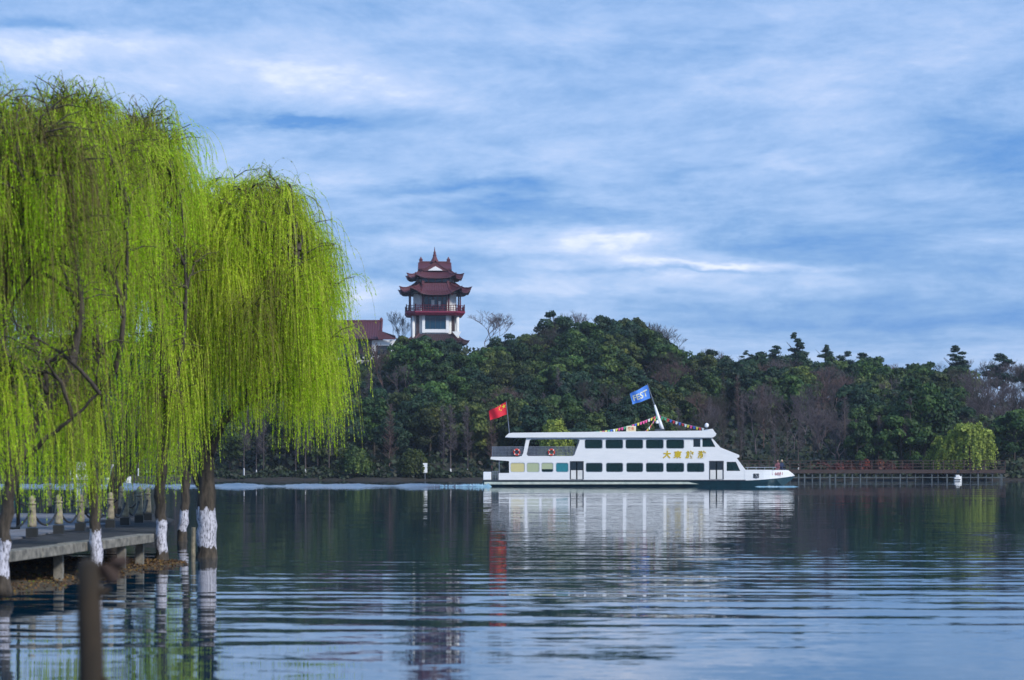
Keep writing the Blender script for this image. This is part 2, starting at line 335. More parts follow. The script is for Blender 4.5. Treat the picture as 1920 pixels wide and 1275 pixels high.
# ------------------------------------------------------------------ the lake
def water_mat(name, extra_rough=0.0, gain=1.0):
    m = bpy.data.materials.new(name); m.use_nodes = True; k = G(m.node_tree); b = m.node_tree.nodes['Principled BSDF']
    geo = k.n('ShaderNodeNewGeometry'); pos = geo.outputs['Position']; x, y, z = k.xyz(pos)
    half = (0.5, 0.5, 0.5)
    # long-crested wavelets, most of them over the nearer, wind-ruffled water; patches lie across it
    patch = k.noise(k.vm('MULTIPLY', pos, (0.035, 0.09, 1)), 1.0, 3, 0.55)
    near = k.ramp(k.m('MULTIPLY', k.m('ADD', y, k.m('MULTIPLY', x, -0.35)), 0.01), [(0.27, (0.14,)*3), (0.34, (0.5,)*3), (0.41, (1.1,)*3), (0.50, (0.72,)*3), (0.66, (0.26,)*3), (1.0, (0.12,)*3)])
    swell = k.noise(k.vm('MULTIPLY', pos, (0.30, 1.55, 1)), 1.0, 3.0, 0.55, 0.3, col=True)
    swell2 = k.noise(k.vm('MULTIPLY', pos, (1.0, 3.9, 1)), 1.0, 3.0, 0.55, 0.3, col=True)
    a1 = k.vm('SCALE', k.vm('SUBTRACT', swell, half), sc=k.m('MULTIPLY', k.m('MULTIPLY', near, k.m('ADD', patch, 0.45)), 0.095*gain))
    a2 = k.vm('SCALE', k.vm('SUBTRACT', swell2, half), sc=k.m('MULTIPLY', k.m('MULTIPLY', near, k.m('ADD', patch, 0.2)), 0.075*gain))
    fine = k.noise(k.vm('MULTIPLY', pos, (2.4, 8.0, 1)), 1.0, 3.0, 0.6, col=True)
    a3 = k.vm('SCALE', k.vm('SUBTRACT', fine, half), sc=0.042*gain)
    # regular long-crested ripples and, farther out, broad low undulations
    wv = k.noise(k.vm('MULTIPLY', pos, (0.045, 0.13, 1)), 1.0, 3, 0.55, 0.2)
    ph = k.m('ADD', k.m('MULTIPLY', y, 0.60*2*PI), k.m('ADD', k.m('MULTIPLY', x, 0.16), k.m('MULTIPLY', wv, 24.0)))
    pt2 = k.noise(k.vm('MULTIPLY', pos, (0.06, 0.16, 1)), 1.3, 3, 0.6)
    am = k.m('MULTIPLY', k.m('MULTIPLY', near, k.m('MAXIMUM', k.m('SUBTRACT', pt2, 0.38), 0.0)), 0.085*gain)
    rip = k.comb(0.0, k.m('MULTIPLY', k.m('SINE', ph), am), 0.0)
    far = k.ramp(k.m('MULTIPLY', y, 0.005), [(0.25, (0.1,)*3), (0.45, (1.0,)*3), (1.0, (1.3,)*3)])
    bro = k.noise(k.vm('MULTIPLY', pos, (0.13, 0.36, 1)), 1.0, 3.0, 0.65, 0.3, col=True)
    a4 = k.vm('SCALE', k.vm('SUBTRACT', bro, half), sc=k.m('MULTIPLY', far, 0.030*gain))
    s = k.vm('MULTIPLY', k.vm('ADD', k.vm('ADD', k.vm('ADD', a1, a2), a3), k.vm('ADD', rip, a4)), (0.16, 1.0, 0.0))
    nrm = k.vm('NORMALIZE', k.vm('ADD', s, geo.outputs['Normal']))
    k.l(nrm, b.inputs['Normal'])
    b.inputs['Base Color'].default_value = (0.0004, 0.030, 0.060, 1); b.inputs['Roughness'].default_value = 0.02+extra_rough
    b.inputs['IOR'].default_value = 1.333
    return m
M['water'] = water_mat('lake_water')
v = [(-900, -60, 0), (900, -60, 0), (900, 1500, 0), (-900, 1500, 0)]
tag(link('water', np_mesh('water', v, [[0, 1, 2, 3]]), None, M['water']), 'dark rippled lake water', kind='structure')
# wake: a long low wave trailing the ferry, foaming at its stern
M['foam'] = mat('foam', (0.42, 0.60, 0.70), (0.06, 0.22, 0.32), 0.35, 1.2, contrast=0.8, stretch=(1, 1, 1))
def wake():
    xs = np.linspace(-60, XD(905, 231), 260); prof = [(0, -0.03), (1.6, 0.06), (3.6, 0.26), (5.2, 0.38), (6.4, 0.34), (8.5, 0.1), (10, -0.03)]
    V = []; 
    for i, x in enumerate(xs):
        s = 0.75+0.25*math.sin(x*0.9)*math.sin(x*0.23+1)+R.uniform(-.08, .08); t = max(0, (x+10)/8)
        for (a, h) in prof: V.append((x, 229-2.5+a*0.7+R.uniform(-.06, .06)+0.25*math.sin(x*0.2), h*s*0.95 if h > 0 else h))
    n = len(prof); f = [[i*n+j, (i+1)*n+j, (i+1)*n+j+1, i*n+j+1] for i in range(len(xs)-1) for j in range(n-1)]
    o = link('wake_wave', np_mesh('wake_wave', V, f, smooth=True), None, water_mat('wake_water', 0.10, 1.3))
    tag(o, 'thin bright wake line trailing across the lake behind the ferry', kind='stuff')
    V = []; f = []
    for i in range(900):                               # churned lumps right behind the stern
        t = R.rand()**1.7; x = XD(905, 231)+0.6-t*9.5; y = 229.5+R.uniform(-2.2, 2.6)*(1-0.4*t); h = 0.05+0.30*(1-t)*R.rand()**1.5; w = R.uniform(.1, .35)
        b = len(V); V += [(x-w, y-w, -.02), (x+w, y-w, -.02), (x+w, y+w, -.02), (x-w, y+w, -.02), (x, y, h)]
        f += [[b, b+1, b+4], [b+1, b+2, b+4], [b+2, b+3, b+4], [b+3, b, b+4]]
    for i in range(150):                               # bow wave
        x = XD(1488, 229)-R.rand()**1.3*3.5; y = 228.4+R.uniform(-.7, .4)+(XD(1495, 229)-x)*-0.15; h = R.uniform(.02, .10); w = R.uniform(.08, .22)
        b = len(V); V += [(x-w*2, y-w, -.02), (x+w*2, y-w, -.02), (x+w*2, y+w, -.02), (x-w*2, y+w, -.02), (x, y, h)]
        f += [[b, b+1, b+4], [b+1, b+2, b+4], [b+2, b+3, b+4], [b+3, b, b+4]]
    o = link('foam', np_mesh('foam', V, f, smooth=True), None, M['foam'])
    tag(o, 'white foam churned up at the stern and bow of the ferry', kind='stuff')
wake()

# ------------------------------------------------------------------ the wooded hill
KU = [-400, 560, 700, 880, 960, 1040, 1180, 1290, 1400, 1500, 1700, 1920, 2300]
KH = [17, 19, 20.5, 20.5, 18, 20.0, 20.0, 15.0, 13.2, 13.6, 11.8, 10.8, 10]
def hz(x, D):
    u = CX+x/D*F; H = float(np.interp(u, KU, KH)); s = (D-303.0)/(428.0-303.0)
    if s <= 0: return max(-0.8, 0.45+(D-303.0)*0.3)
    if s > 1: return 0.45+H*(1.0-0.25*min(1, (s-1)*1.2))
    return 0.45+H*(0.55*s+0.45*(s*s*(3-2*s)))+0.35*math.sin(x*.21+D*.13)*min(1, s*4)
def hill():
    xs = np.concatenate([np.linspace(-420, -70, 18)[:-1], np.linspace(-70, 110, 91), np.linspace(110, 420, 16)[1:]]); ds = np.concatenate([np.linspace(299.5, 306, 6), np.linspace(309, 470, 54), [520, 600, 800]])
    V = [(x, D, hz(x, D)) for D in ds for x in xs]; n = len(xs)
    f = [[j*n+i, j*n+i+1, (j+1)*n+i+1, (j+1)*n+i] for j in range(len(ds)-1) for i in range(n-1)]
    o = link('hillside', np_mesh('hillside', V, f, smooth=True), None, M['hill_ground']); tag(o, 'wooded hillside above the lake', kind='structure')
    # the low earthen shore with its strip of grass
    V = []; prof = [(-3.0, -.6), (-2.4, 0.06), (-1.8, 0.28), (0.5, 0.5), (4, 0.9)]
    xs = np.linspace(-140, 130, 280)
    for x in xs:
        w = 0.35*math.sin(x*.5)+R.uniform(-.2, .2)
        for a, h in prof: V.append((x, 302.5+a+w, h+(R.uniform(-.08, .12) if h > 0 else 0)))
    n = len(prof); f = [[i*n+j, (i+1)*n+j, (i+1)*n+j+1, i*n+j+1] for i in range(len(xs)-1) for j in range(n-1)]
    o = link('shore_bank', np_mesh('shore_bank', V, f), None, M['bank_edge']); tag(o, 'low brown shore bank along the far side of the lake', kind='structure')
    V = [(x, 304+dy_, 0.97+0.1*math.sin(x)+dy_*0.03) for x in np.linspace(-100, XD(330, 304), 60) for dy_ in (0, 7)]
    f = [[2*i, 2*i+2, 2*i+3, 2*i+1] for i in range(59)]
    tag(link('grass', np_mesh('grass', V, f), None, M['lawn']), 'strip of green grass on the far shore', kind='structure')
hill()

def quads_from(c, nrm, size, asp=1.0, spin=None):      # leaf quads centred at c with normals nrm
    n = len(c); nrm = nrm/np.maximum(1e-6, np.linalg.norm(nrm, axis=1, keepdims=True))
    ref = R.normal(size=(n, 3)); a = np.cross(nrm, ref); a /= np.maximum(1e-6, np.linalg.norm(a, axis=1, keepdims=True)); b = np.cross(nrm, a)
    s = np.asarray(size).reshape(-1, 1)*0.5; a = a*s; b = b*s*asp
    v = np.stack([c-a-b*0.6, c+a*0.6-b, c+a+b*0.6, c-a*0.6+b], axis=1).reshape(-1, 3)
    return v, np.arange(n*4).reshape(-1, 4)
def tree_skeleton(h, r, seed, n_limb=7, lean=0.0, crown0=0.35):
    q = random.Random(seed); mb = MB(); top = Vector((lean, 0, h*0.78))
    pts = [Vector((0, 0, -0.4))]+[Vector((lean*t+q.uniform(-.12, .12), q.uniform(-.12, .12), h*0.78*t)) for t in (0.15, 0.35, 0.55, 0.8, 1.0)]
    mb.tube(pts, [0.24, 0.19, 0.16, 0.13, 0.08, 0.03], 6)
    for i in range(n_limb):
        t = q.uniform(crown0, 0.85); p = Vector((lean*t, 0, h*0.78*t)); a = q.uniform(0, 2*PI); L = r*q.uniform(.6, .95)
        e = p+Vector((math.cos(a)*L, math.sin(a)*L, h*0.22*q.uniform(.4, 1.2)))
        mid = (p+e)/2+Vector((0, 0, -0.1*L)); mb.tube([p, mid, e], [0.08, 0.055, 0.02], 5)
    return mb
def crown_round(seed, h, r, leaves=5200, size=0.34, lobes=26, low=0.25, flat=1.0):
    q = np.random.RandomState(seed); c = []; rad = []
    for i in range(lobes):
        a = q.uniform(0, 2*PI); t = q.uniform(0, 1); zc = low+(0.9-low)*t; rr = r*math.sin(PI*(0.16+0.74*t))**0.8*q.uniform(.45, .80)
        c.append((rr*math.cos(a), rr*math.sin(a), h*zc)); rad.append(r*q.uniform(.24, .42)*(1-0.3*t))
    c = np.array(c); rad = np.array(rad)
    w = rad**2; idx = q.choice(lobes, leaves, p=w/w.sum()); d_ = q.normal(size=(leaves, 3)); d_[:, 2] = np.abs(d_[:, 2])*1.0-0.45*q.rand(leaves)
    d_ /= np.linalg.norm(d_, axis=1, keepdims=True); rr = rad[idx]*q.uniform(.72, 1.08, leaves)
    p = c[idx]+d_*rr[:, None]*np.array([1, 1, 0.78*flat])
    nrm = d_+q.normal(size=(leaves, 3))*0.45
    lt = q.rand(lobes)*0.6
    tone = np.clip(lt[idx]+q.rand(leaves)*0.4, 0, 1)
    global R; keep = R; R = q
    V, f = quads_from(p, nrm, q.uniform(.6, 1.3, leaves)*size); R = keep
    return np_mesh('crown', V, f, tone)
def seg_mesh(name, segs):                              # thin 3-sided twigs from (p0,p1,r0,r1)
    p0 = np.array([s[0] for s in segs]); p1 = np.array([s[1] for s in segs]); r0 = np.array([s[2] for s in segs])[:, None]; r1 = np.array([s[3] for s in segs])[:, None]
    t = p1-p0; t /= np.maximum(1e-6, np.linalg.norm(t, axis=1, keepdims=True)); ref = np.where(np.abs(t[:, 2:3]) > .9, np.array([[1., 0, 0]]), np.array([[0, 0, 1.]]))
    a = np.cross(t, ref); a /= np.linalg.norm(a, axis=1, keepdims=True); b = np.cross(t, a)
    vs_ = []
    for pp, rr in ((p0, r0), (p1, r1)):
        for k in range(3): vs_.append(pp+(a*math.cos(k*2*PI/3)+b*math.sin(k*2*PI/3))*rr)
    V = np.stack(vs_, axis=1).reshape(-1, 3); n = len(segs); base = np.arange(n)[:, None]*6
    f = np.concatenate([base+np.array([[k, (k+1) % 3, (k+1) % 3+3, k+3]]) for k in range(3)], axis=0)
    return np_mesh(name, V, f)
def bare_tree(seed, h, spread, depth=6, columnar=False, rmin=0.012):
    q = random.Random(seed); segs = []
    def grow(p, d_, L, r, k):
        n = 3; 
        for i in range(n):
            d2 = Vector(d_)+Vector((q.gauss(0, .10), q.gauss(0, .10), q.gauss(0.02, .06))); d2.normalize(); e = p+d2*(L/n)
            segs.append((tuple(p), tuple(e), max(r*(1-i*.12), rmin), max(r*(1-(i+1)*.12), rmin))); p = e; d_ = d2
            if k > 0 and i > 0 and k < depth-1 and q.random() < .55: side(p, d_, L, r, k)
        if k > 0:
            for j in range(2 if q.random() < .65 else 3): side(p, d_, L, r, k)
    def side(p, d_, L, r, k):
        a = q.uniform(0, 2*PI); o = Vector((math.cos(a), math.sin(a), q.uniform(.0, .5)))
        d3 = (Vector(d_)*1.0+o*spread*q.uniform(.5, 1.0)).normalized()
        grow(p, d3, L*q.uniform(.62, .86), r*.62, k-1)
    if not columnar: grow(Vector((0, 0, -0.3)), Vector((0, 0, 1)), h*0.22, h*0.017, depth)
    else:
        p = Vector((0, 0, -0.3)); n = 26; 
        for i in range(n):
            e = p+Vector((q.gauss(0, .04), q.gauss(0, .04), h/n)); r = h*0.012*(1-i/n)+0.015; segs.append((tuple(p), tuple(e), r, r*.95)); p = e
            if i > 4:
                for j in range(5):
                    a = q.uniform(0, 2*PI); L = spread*h*0.17*(1-i/n)**.7*q.uniform(.7, 1.2)+.25; d_ = Vector((math.cos(a), math.sin(a), q.uniform(.5, 1.1))).normalized()
                    e2 = p+d_*L; segs.append((tuple(p), tuple(e2), .028, .012))
                    for m_ in range(5):
                        b_ = p+d_*L*q.uniform(.3, 1); e3 = b_+Vector((q.gauss(0, .22), q.gauss(0, .22), q.uniform(.0, .45))); segs.append((tuple(b_), tuple(e3), .014, .010))
    return segs
def bare_meshes(seed, h, spread, **k):
    s = bare_tree(seed, h, spread, **k); top = max(x[1][2] for x in s)
    if not k.get('columnar'): f_ = h/top; s = [(tuple(c*f_ for c in x[0]), tuple(c*f_ for c in x[1]), x[2], x[3]) for x in s]
    big = [x for x in s if x[2] > 0.05]; small = [x for x in s if x[2] <= 0.05]
    return seg_mesh('trunk', big), seg_mesh('twigs', small), len(s)
def pine_crown(seed, h, r, leaves=3600):
    q = np.random.RandomState(seed); c = []; rad = []; 
    for i in range(15):
        t = i/14; a = q.uniform(0, 2*PI); rr = r*(1-0.75*t)*q.uniform(.3, .9); c.append((rr*math.cos(a), rr*math.sin(a), h*(0.45+0.52*t))); rad.append(r*(.5-0.28*t)*q.uniform(.7, 1.2))
    c = np.array(c); rad = np.array(rad); w = rad**1.5; idx = q.choice(15, leaves, p=w/w.sum()); d_ = q.normal(size=(leaves, 3))
    d_ /= np.linalg.norm(d_, axis=1, keepdims=True); p = c[idx]+d_*rad[idx][:, None]*q.rand(leaves)[:, None]**.5*np.array([1.05, 1.05, .36])
    global R; keep = R; R = q
    V, f = quads_from(p, d_+np.array([0, 0, .7])+q.normal(size=(leaves, 3))*.5, q.uniform(.5, 1.2, leaves)*.34, 0.6); R = keep
    return np_mesh('crown', V, f, q.rand(leaves))

PROTO = {}
def protos():
    E = []
    for i, (h, r) in enumerate([(8.6, 3.6), (9.6, 4.1), (7.6, 3.3), (9.0, 4.6), (8.0, 3.9), (10.2, 3.8)]):
        E.append((tree_skeleton(h, r, i), crown_round(50+i, h, r, 5600, 0.33, 24+3*i, low=0.30), h, r))
    PROTO['evergreen'] = E
    PROTO['waterside'] = [(tree_skeleton(h, r, 30+i, crown0=.2), crown_round(80+i, h, r, 5600, .33, 26, low=0.12), h, r) for i, (h, r) in enumerate([(7.6, 3.8), (8.6, 4.2), (6.4, 3.2)])]
    PROTO['pine'] = [(tree_skeleton(h, r, 20+i), pine_crown(20+i, h, r), h, r) for i, (h, r) in enumerate([(9.5, 2.6), (8.0, 3.1), (8.8, 2.9)])]
    PROTO['bare'] = [(*bare_meshes(100+i, h, sp, depth=6)[:2], h, 3.4) for i, (h, sp) in enumerate([(8.6, .80), (9.4, .70), (8.0, .95), (9.0, .75)])]
    PROTO['column'] = [(*bare_meshes(130+i, h, sp, columnar=True)[:2], h, 1.6) for i, (h, sp) in enumerate([(11.5, .75), (10.4, .9), (12.2, .7)])]
protos()
for k_ in ('evergreen', 'waterside', 'pine'):
    L = []
    for mb, cr, h, r in PROTO[k_]:
        me = bpy.data.meshes.new('trunk'); me.from_pydata([tuple(p) for p in mb.v], [], mb.f); L.append((me, cr, h, r))
    PROTO[k_] = L
def with_mat(me, m_):                                  # copies of a mesh carry another material
    key = (me.name, m_.name)
    if key not in with_mat.c:
        c = me.copy(); c.materials.clear(); c.materials.append(m_); with_mat.c[key] = c
    return with_mat.c[key]
with_mat.c = {}
TREES = []                                             # (object, look, x, D, py of crown)
def plant(kind, x, D, h=None, look='green', z=None, wide=1.0, var=None):
    i = rnd.randrange(len(PROTO[kind])) if var is None else var % len(PROTO[kind]); tr, cr, ph, pr = PROTO[kind][i]
    s = (h/ph) if h else rnd.uniform(.88, 1.12); z = hz(x, D) if z is None else z
    names = {'evergreen': 'evergreen_tree', 'waterside': 'evergreen_tree', 'pine': 'pine_tree', 'bare': 'bare_tree', 'column': 'bare_conifer'}
    o = empty(names[kind], (x, D, z-0.1), rnd.uniform(0, 2*PI)); o.scale = (s*wide, s*wide, s)
    if kind in ('bare', 'column'):
        bm_ = {'grey': M['bare_bark'], 'warm': M['bare_warm'], 'dark': M['dark_bark']}.get(look, M['bare_bark'])
        link('trunk', with_mat(tr, bm_), o); link('twigs', with_mat(cr, bm_), o)
    else:
        lm = {'green': LEAF_E, 'dark': LEAF_D, 'pine': LEAF_P, 'yellow': LEAF_Y, 'bright': LEAF_E}[look]
        link('trunk', with_mat(tr, M['dark_bark']), o); link('crown', with_mat(cr, lm), o)
    py = HY-(z+ph*s*0.6-CAMZ)/D*F
    TREES.append([o, kind, look, x, D, CX+x/D*F, py, s*ph])
    return o
# single trees one would point at
HERO = []
def hero(label, *a, **k):
    o = plant(*a, **k); TREES.pop(); tag(o, label, 'tree'); return o
hero('wide bare fan-shaped tree on the skyline just right of the pagoda', 'bare', XD(914, 428), 428, 10.6, 'grey', z=18.6, wide=1.25, var=2)
hero('thin bare tree on the skyline between the red-roofed hall and the pagoda', 'bare', XD(741, 436), 436, 9.0, 'grey', z=20.6, wide=.75, var=1)
hero('second thin bare tree close behind the left corner of the pagoda', 'bare', XD(757, 440), 440, 7.2, 'grey', z=21.3, wide=.6, var=3)
hero('tall dark evergreen that tops the knoll, left of the second dark one', 'evergreen', XD(1040, 412), 412, 10.0, 'dark', z=18.7, wide=.95, var=1)
hero('darkest broad evergreen on the skyline right of the knoll top', 'evergreen', XD(1133, 408), 408, 10.6, 'dark', z=17.1, wide=.95, var=5)
hero('small round dark evergreen poking up right of the bare fan tree', 'evergreen', XD(962, 410), 410, 5.2, 'dark', z=17.7, wide=.6, var=2)
hero('bare tree rising behind the knoll between the two dark evergreens', 'bare', XD(1090, 432), 432, 9.6, 'grey', z=20.0, var=0)
hero('bare tree behind the knoll above the left dark evergreen', 'bare', XD(1062, 436), 436, 9.8, 'grey', z=19.6, var=1)
hero('leaning bare tree on the skyline right of the darkest evergreen', 'bare', XD(1215, 425), 425, 9.6, 'dark', z=17.6, var=3)
hero('wide bare tree on the skyline above the blue flag', 'bare', XD(1258, 425), 425, 8.8, 'dark', z=17.0, var=2, wide=1.05)
hero('slight bare tree on the skyline above the ferry wheelhouse', 'bare', XD(1335, 428), 428, 7.6, 'grey', z=15.0, var=1, wide=.8)
hero('tallest pointed pine on the right half of the skyline', 'pine', XD(1493, 425), 425, 9.6, 'pine', z=15.6, var=0, wide=.95)
hero('flat-topped pine touching the left side of the tallest pine', 'pine', XD(1455, 425), 425, 7.2, 'pine', z=15.6, var=1, wide=1.0)
hero('two-lobed small pine on the skyline left of the flat-topped pine', 'pine', XD(1400, 425), 425, 6.6, 'pine', z=15.4, var=2)
hero('pine on the skyline next to the right of the tallest pine', 'pine', XD(1552, 425), 425, 8.2, 'pine', z=14.8, var=2)
hero('low spreading pine right beside the second pine from the tallest', 'pine', XD(1585, 425), 425, 7.0, 'pine', z=14.8, var=1)
hero('blunt dark pine on the skyline midway along the right half', 'pine', XD(1622, 422), 422, 8.0, 'pine', z=13.4, var=1, wide=1.1)
hero('pointed pine on the skyline above the pale yellow-green tree', 'pine', XD(1793, 422), 422, 10.4, 'pine', z=12.4, var=0, wide=1.25)
hero('windswept pine on the skyline nearest the right edge', 'pine', XD(1880, 420), 420, 9.6, 'pine', z=11.6, var=1, wide=1.05)
hero('low dark pine on the skyline left of the pointed pine above the yellow tree', 'pine', XD(1700, 420), 420, 7.2, 'pine', z=12.2, var=2)
hero('bright green tree standing alone before the bare woods above the boardwalk', 'waterside', XD(1613, 303.5), 306, 7.2, 'green', z=1.7, wide=.62, var=1)
hero('big rounded green camphor tree left of the pale yellow-green tree', 'evergreen', XD(1735, 312), 312, 11.2, 'green', z=2.2, wide=.95, var=3)
hero('green tree rising on the slope behind the ferry mast and bunting', 'waterside', XD(1200, 306), 306, 7.2, 'green', z=0.9, wide=.62, var=2)
def yellow_tree(px, D, h, wide, label, seed, LEAF_Y=LEAF_Y):
    o = empty('willow_tree', (XD(px, D), D, 0.6)); q = np.random.RandomState(seed)
    tree_skeleton(h, wide, seed, 9, crown0=.1).build('trunk', M['bare_warm'], o)
    me = crown_round(seed, h, wide*.9, 2600, .24, 16, low=.45, flat=1.1); link('crown', with_mat(me, LEAF_Y), o)
    n = 620; a = q.uniform(0, 2*PI, n); t = q.uniform(.30, .95, n); lob = 1+.16*np.sin(a*3+seed)+.12*np.sin(a*5+2*seed)
    rr = wide*lob*np.sin(PI*(.30+.62*t)**1.0)*q.uniform(.7, 1.05, n)+.1; kk = 9; j = np.arange(kk)[None, :]
    zz0 = h*t; ln = np.minimum(zz0-.15, q.uniform(.5, 2.3, n)); z = zz0[:, None]-ln[:, None]*j/kk; r2 = rr[:, None]+.25*(1-np.exp(-j*.5))
    p = np.stack([(r2*np.cos(a)[:, None]), (r2*np.sin(a)[:, None]), z], 2).reshape(-1, 3)+q.normal(size=(n*kk, 3))*.07; m2 = len(p)
    nn = np.stack([np.cos(np.repeat(a, kk)), np.sin(np.repeat(a, kk)), np.zeros(m2)], 1)+q.normal(size=(m2, 3))*.5
    V, f = quads_from(p, nn, q.uniform(.14, .30, m2), 1.0)
    link('hanging_sprays', with_mat(np_mesh('hanging_sprays', V, f, np.clip(np.repeat(q.rand(n), kk)*.8+q.rand(m2)*.2, 0, 1)), LEAF_Y), o)
    return tag(o, label, 'tree')
yellow_tree(1818, 299.5, 6.9, 3.3, 'pale yellow-green willow by the right end of the boardwalk', 5)
yellow_tree(1772, 301.0, 5.2, 2.0, 'smaller duller yellow-green bush touching the pale willow on its left', 6)
yellow_tree(1040, 303, 7.4, 2.0, 'light yellow-green bushy tree just above the ferry open deck', 8)
yellow_tree(775, 302, 3.4, 1.7, 'low olive-green waterside bush left of the ferry stern', 9, LEAF_E)
yellow_tree(668, 302, 3.6, 1.8, 'low dark green waterside bush below the tip of the willow', 12, LEAF_E)

BARE_Z = [(735, 705, 80, 30), (1390, 795, 160, 60), (1545, 745, 60, 38), (1880, 745, 80, 50), (1010, 735, 22, 34), (1120, 750, 30, 34), (1225, 700, 30, 24)]
def scatter():
    D = 309.0; row = 0
    while D < 446:
        step = 6.3 if D < 330 else 6.9; x = XD(-60, D)+(row % 2)*step*.5
        while x < XD(1990, D):
            xx = x+rnd.uniform(-1.6, 1.6); DD = D+rnd.uniform(-2.2, 2.2); u = CX+xx/DD*F; x += step*rnd.uniform(.85, 1.2)
            if u < 560 and rnd.random() < .35: continue
            if DD > 404 and 560 < u < 905: continue
            if DD > 430 and u < 1200: continue
            z = hz(xx, DD); py = HY-(z+5.5-CAMZ)/DD*F
            bz = any(((u-a)/c)**2+((py-b)/e)**2 < 1 for a, b, c, e in BARE_Z)
            if DD < 312 and 640 < u < 960: kind = rnd.choice(['waterside', 'column', 'waterside', 'column'])
            elif DD < 312 and u > 1150: kind = rnd.choice(['column', 'bare', 'waterside'])
            elif bz: kind = rnd.choice(['bare', 'bare', 'column'])
            elif DD > 418 and u > 1300: kind = rnd.choice(['bare', 'evergreen', 'evergreen'] if u < 1650 else ['bare', 'evergreen'])
            else: kind = 'evergreen' if rnd.random() < .93 else rnd.choice(['bare', 'column'])
            if kind in ('evergreen', 'waterside'): look = 'dark' if rnd.random() < .22 else 'green'
            else: look = rnd.choice(['grey', 'grey', 'warm', 'dark']) if u < 1650 else rnd.choice(['grey', 'dark'])
            h = rnd.uniform(6.8, 9.4)
            if 850 <= u < 985 and DD > 335: h = min(h, max(3.0, .86*(CAMZ+(HY-rnd.uniform(636, 652))/F*DD-z)))
            if 560 < u < 905 and DD > 370: h = max(3.6, CAMZ+(HY-(rnd.uniform(668, 684) if u < 752 else rnd.uniform(622, 642) if u < 850 else rnd.uniform(648, 660)))/F*DD-z); kind = 'evergreen' if kind != 'bare' or rnd.random() < .5 else kind; look = 'green' if kind == 'evergreen' and look not in ('green', 'dark') else look
            if DD > 415 and kind == 'evergreen': h = rnd.uniform(5.4, 7.6)
            if DD > 435: h *= .85
            plant(kind, xx, DD, h, look)
        D += 6.6; row += 1
scatter()
# ---- labels that single out each scattered tree: its look, its place up the slope and what it stands above
MARKS = [(-999, 60, 'behind the leftmost willow'), (60, 140, 'left of the white cabin boat'), (140, 210, 'above the white cabin boat'), (210, 280, 'behind the forked willow'), (280, 350, 'behind the slender willow'),
         (350, 430, 'behind the thick willow trunk'), (430, 500, 'right of the thick willow trunk'), (500, 560, 'behind the drooping willow'), (560, 650, 'behind the willow tips'),
         (650, 745, 'below the red-roofed hall'), (745, 805, 'under the left pagoda half'), (805, 880, 'under the right pagoda half'), (880, 960, 'above the red flag'),
         (960, 1035, 'above the open ferry deck'), (1035, 1100, 'left of the bunting'), (1100, 1180, 'above the long bunting'), (1180, 1250, 'beside the blue flag'),
         (1250, 1320, 'above the short bunting'), (1320, 1400, 'above the ferry wheelhouse'), (1400, 1500, 'above the ferry bow'), (1500, 1590, 'above the boardwalk start'),
         (1590, 1680, 'above the boardwalk middle'), (1680, 1760, 'left of the pale willow'), (1760, 1860, 'above the pale willow'), (1860, 9999, 'at the right edge')]
LOOKW = {('evergreen', 'green'): 'green round tree', ('evergreen', 'dark'): 'dark evergreen', ('waterside', 'green'): 'green waterside tree', ('waterside', 'dark'): 'dark waterside tree',
         ('bare', 'grey'): 'grey bare tree', ('bare', 'warm'): 'brown bare tree', ('bare', 'dark'): 'blackish bare tree', ('column', 'grey'): 'grey bare conifer', ('column', 'warm'): 'russet bare conifer', ('column', 'dark'): 'black bare conifer', ('pine', 'pine'): 'pine'}
def label_trees():
    bins = {}
    for t in TREES:
        o, kind, look, x, D, u, py, h = t
        lvl = 'by the water' if D < 318 else 'low on the slope' if D < 345 else 'halfway up the slope' if D < 375 else 'high on the slope' if D < 408 else 'on the hilltop'
        mk = next(m_ for a, b, m_ in MARKS if a <= u < b); bins.setdefault((kind, look, lvl, mk), []).append(t)
    ORD = ['leftmost', 'second', 'third', 'fourth', 'fifth', 'sixth', 'seventh', 'eighth', 'ninth', 'tenth', 'eleventh', 'twelfth', 'thirteenth', 'fourteenth']
    for (kind, look, lvl, mk), L in bins.items():
        L.sort(key=lambda t: t[5])
        for i, t in enumerate(L):
            w = LOOKW[(kind, look)]
            if len(L) == 1: lab = f'{w} {lvl} {mk}'
            elif len(L) == 2: lab = f'{("left", "right")[i]} of two {w}s {lvl} {mk}'
            else: lab = f'{ORD[i]} {w} {lvl} {mk}'
            tag(t[0], lab, 'tree', {'evergreen': 'evergreen trees covering the hill', 'waterside': 'evergreen trees covering the hill', 'bare': 'bare trees on the hill', 'column': 'bare conifers on the hill', 'pine': 'pines on the skyline'}[kind])
label_trees()
def undergrowth():
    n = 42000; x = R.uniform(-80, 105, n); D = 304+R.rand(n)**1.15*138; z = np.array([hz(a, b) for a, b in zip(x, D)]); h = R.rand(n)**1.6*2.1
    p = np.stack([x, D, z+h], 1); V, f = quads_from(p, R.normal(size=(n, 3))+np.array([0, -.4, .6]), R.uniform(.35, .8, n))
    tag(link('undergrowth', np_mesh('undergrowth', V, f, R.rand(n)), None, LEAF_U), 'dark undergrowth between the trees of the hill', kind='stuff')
undergrowth()
def shore_brush():
    n = 15000; x = R.uniform(XD(395, 301), 100, n); D = 300.6+R.rand(n)*5; h = .1+R.rand(n)**1.3*1.7*(.55+.45*np.sin(x*.7)*np.sin(x*.31+2)); p = np.stack([x, D, .15+h], 1)
    V, f = quads_from(p, R.normal(size=(n, 3))+np.array([0, -.5, .6]), R.uniform(.2, .55, n))
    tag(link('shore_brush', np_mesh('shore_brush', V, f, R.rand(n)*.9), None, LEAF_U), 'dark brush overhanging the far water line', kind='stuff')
shore_brush()
